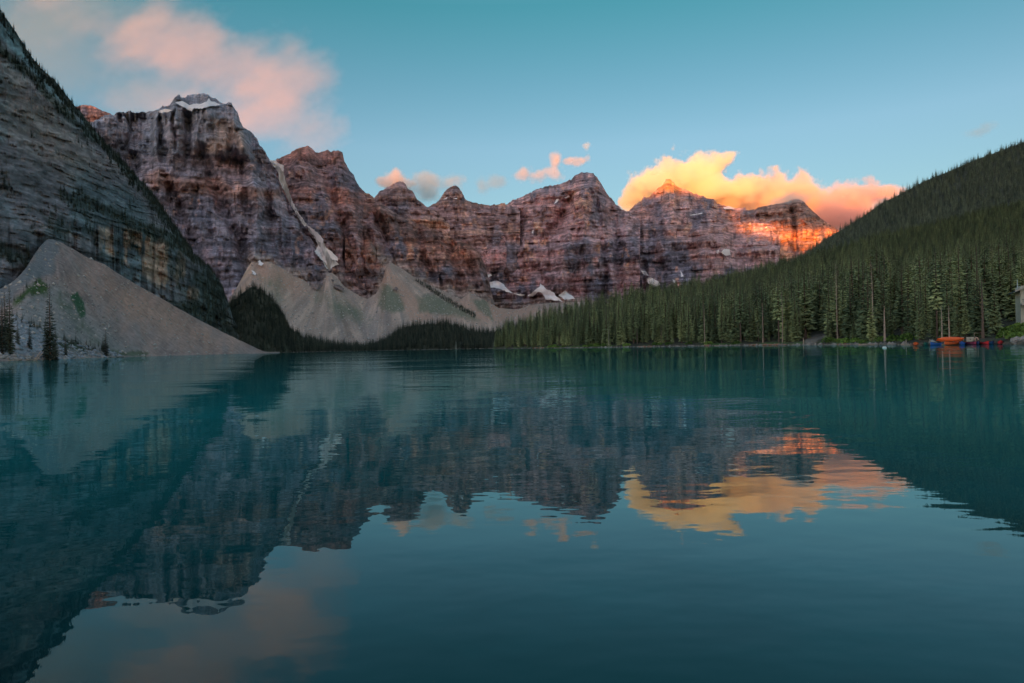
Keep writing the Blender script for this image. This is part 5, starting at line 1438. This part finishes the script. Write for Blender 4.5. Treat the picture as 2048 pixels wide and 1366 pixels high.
board(1919, 153.2, 1.6, .75, .75, 'pale board half hidden behind the stacked orange canoe')
board(1940.5, 153.2, 1.35, .85, .72, 'pale square notice board with a small dark mark on the dock', (.22, .01, .16))
lr = empty('life_ring', at(1953, 153.2, .95)); tag(lr, 'round pale life ring on its post right of the notice board', 'life ring')
V, Fc = [], []
for i in range(20):
    for j in range(8):
        a, b_ = i * 6.2832 / 20, j * 6.2832 / 8; V.append(((.32 + .1 * math.cos(b_)) * math.cos(a), .1 * math.sin(b_), (.32 + .1 * math.cos(b_)) * math.sin(a)))
for i in range(20):
    for j in range(8): Fc.append((i * 8 + j, i * 8 + (j + 1) % 8, ((i + 1) % 20) * 8 + (j + 1) % 8, ((i + 1) % 20) * 8 + j))
part('ring', V, Fc, plain_mat('ring_foam', (.62, .36, .28), .6, .1, 4), lr, smooth=True)
V, Fc = [], []; boxm(V, Fc, (0, .16, -.1), (.09, .08, 1.3)); part('post', V, Fc, M['wood_grey'], lr)
hr = empty('hand_rail', at(1957, 158, ground_z('shore_slope103', 1957, 158))); tag(hr, 'thin pale hand rail on the bank above the life ring', 'rail')
V, Fc = [], []; boxm(V, Fc, (0, 0, 1.05), (1.7, .07, .07)); part('rail', V, Fc, M['pale_bark'], hr)
for s_ in (-1, 1):
    V, Fc = [], []; boxm(V, Fc, (s_ * .8, 0, .45), (.08, .08, 1.2)); part('post', V, Fc, M['wood_grey'], hr)
V, Fc = trunk_mesh(2.1, .14, 8, 3, 1.0); o = mesh_obj('dock_post', V, Fc, M['wood_grey']); o.location = at(2007.5, 153, .1); tag(o, 'stout grey post standing behind the long red canoe', 'post')
# grey tarpaulin covered heap
V, Fc = [], []
for i in range(13):
    for j in range(7):
        u, v = i / 12 * 2 - 1, j / 6 * 2 - 1; hgt2 = max(0, (1 - abs(u + .15) ** 1.3 * .95)) * (1 - v * v * .6) * .75 * (1 + .2 * float(fbm(i * .6, j * .6, 3, 9))); V.append((u * .95, v * .7, hgt2))
for i in range(12):
    for j in range(6): Fc.append((i * 7 + j, (i + 1) * 7 + j, (i + 1) * 7 + j + 1, i * 7 + j + 1))
o = mesh_obj('covered_heap', V, Fc, plain_mat('grey_canvas', (.36, .33, .31), .8, .15, 2), smooth=True); o.location = at(1866, 153, .28); tag(o, 'low grey canvas heap on the dock left of the stacked canoe', 'tarpaulin')
# buoy
e = empty('buoy', at(1769, 112, 0)); tag(e, 'small white buoy floating off the right shore', 'buoy')
bm = bmesh.new(); bmesh.ops.create_uvsphere(bm, u_segments=14, v_segments=9, radius=.22); me = bpy.data.meshes.new('float'); bm.to_mesh(me); bm.free(); me.materials.append(plain_mat('white_plastic', (.75, .75, .72), .4, .05, 3)); o = bpy.data.objects.new('float', me); link(o, e); o.location = (0, 0, .08); o.scale = (1.3, 1.3, .7)
V, Fc = [], []; boxm(V, Fc, (0, 0, .22), (.10, .10, .14)); part('cap', V, Fc, M['wood_grey'], e)
# pale dead tree at the head of the lake
V, Fc = trunk_mesh(13, .28, 6, 5); e = empty('dead_tree', at(912, 1012, .3)); tag(e, 'single pale dead tree at the head of the lake', 'dead tree'); part('trunk', V, Fc, plain_mat('bleached_bark', (.6, .58, .52), .8, .2, 2), e)

# ------------------------------------------------------------------ lodge
LD = 188.0; gz = ground_z('shore_slope103', 2045, LD)
lb = at(2032, LD, 5.3); lz = 6.4
e = empty('lodge', lb, -.52); tag(e, 'two storey lodge with dark pitched roof among the trees at the right edge', 'house')
olive = plain_mat('olive_render', (.60, .52, .42), .8, .1, .8); greyw = plain_mat('pale_timber', (.46, .38, .33), .7, .12, 1.5); slate = plain_mat('slate_roof', (.07, .085, .11), .6, .2, 1.2); glass = plain_mat('dark_glass', (.02, .035, .05), .08, .1, 1, .6); inside = plain_mat('porch_shade_paint', (.03, .02, .02), .9, .1, 1)
V, Fc = [], []; boxm(V, Fc, (7.0, 5.0, 4.1 - 1.0), (12.0, 8.0, 6.4 + 2.0)); part('wall', V, Fc, olive, e)
V, Fc = [], []
V += [(-.1, -.6, 6.2), (7.0, -.6, 9.6), (14.1, -.6, 6.2), (-.1, 10, 6.2), (7.0, 10, 9.6), (14.1, 10, 6.2)]; V += [(x, y, z - .28) for x, y, z in V[:6]]
Fc += [(0, 1, 4, 3), (1, 2, 5, 4), (6, 9, 10, 7), (7, 10, 11, 8), (3, 4, 10, 9), (4, 5, 11, 10), (0, 3, 9, 6), (2, 8, 11, 5)]
rf = part('roof', V, Fc, slate, e)
V = [(1.0, .98, 6.3), (13.0, .98, 6.3), (7.0, .98, 9.1)]; part('gable', V, [(0, 1, 2)], olive, e)
V, Fc = [], []
for a_, b_ in (((-.15, 6.2), (7.0, 9.62)), ((7.0, 9.62), (14.15, 6.2))):
    b0 = len(V)
    for y in (-.72, -.60):
        V += [(a_[0], y, a_[1] + .06), (b_[0], y, b_[1] + .06), (b_[0], y, b_[1] - .34), (a_[0], y, a_[1] - .34)]
    Fc += [(b0, b0 + 3, b0 + 2, b0 + 1), (b0 + 4, b0 + 5, b0 + 6, b0 + 7), (b0, b0 + 1, b0 + 5, b0 + 4), (b0 + 3, b0 + 7, b0 + 6, b0 + 2)]
part('bargeboard', V, Fc, greyw, rf)
for i in range(3):
    x0_ = 2.3 + i * 3.6; V, Fc = [], []; boxm(V, Fc, (x0_ + 1.1, .96, 5.0), (2.1, .10, 2.5)); w_ = part('window', V, Fc, glass, e)
    V, Fc = [], []
    for dx in (-1.08, 0, 1.08): boxm(V, Fc, (x0_ + 1.1 + dx, .9, 5.0), (.10, .10, 2.6))
    for dz in (-1.28, 1.28): boxm(V, Fc, (x0_ + 1.1, .9, 5.0 + dz), (2.26, .09, .1))
    part('frame', V, Fc, greyw, w_)
V, Fc = [], []; boxm(V, Fc, (7.2, .1, 3.1), (12.4, 2.2, .42)); bl_ = part('balcony', V, Fc, greyw, e)
V, Fc = [], []; boxm(V, Fc, (7.2, -.95, 4.2), (12.4, .06, .08))
for i in range(60): boxm(V, Fc, (1.1 + i * .206, -.95, 3.75), (.03, .03, .85))
part('railing', V, Fc, dark, bl_)
for i in range(4):
    V, Fc = [], []; boxm(V, Fc, (4.4 + i * 3.0 - (0 if i else 0), -.8, 1.0), (.34, .34, 4.2)); part('pillar', V, Fc, greyw, e)
V, Fc = [], []; boxm(V, Fc, (7.4, .97, 1.3), (9.8, .08, 2.5)); part('porch_shade_panel', V, Fc, inside, e)  # dark panel on the wall standing in for the shaded porch recess
# vent pipe standing left of the roof
V, Fc = trunk_mesh(1.6, .10, 8, 2, 1.0); o = mesh_obj('vent_pipe', V, Fc, plain_mat('pale_metal', (.6, .6, .62), .4, .05, 3)); o.parent = e; o.location = (-.6 + 1.6, 5, 7.6)
print('objects', len(bpy.data.objects))
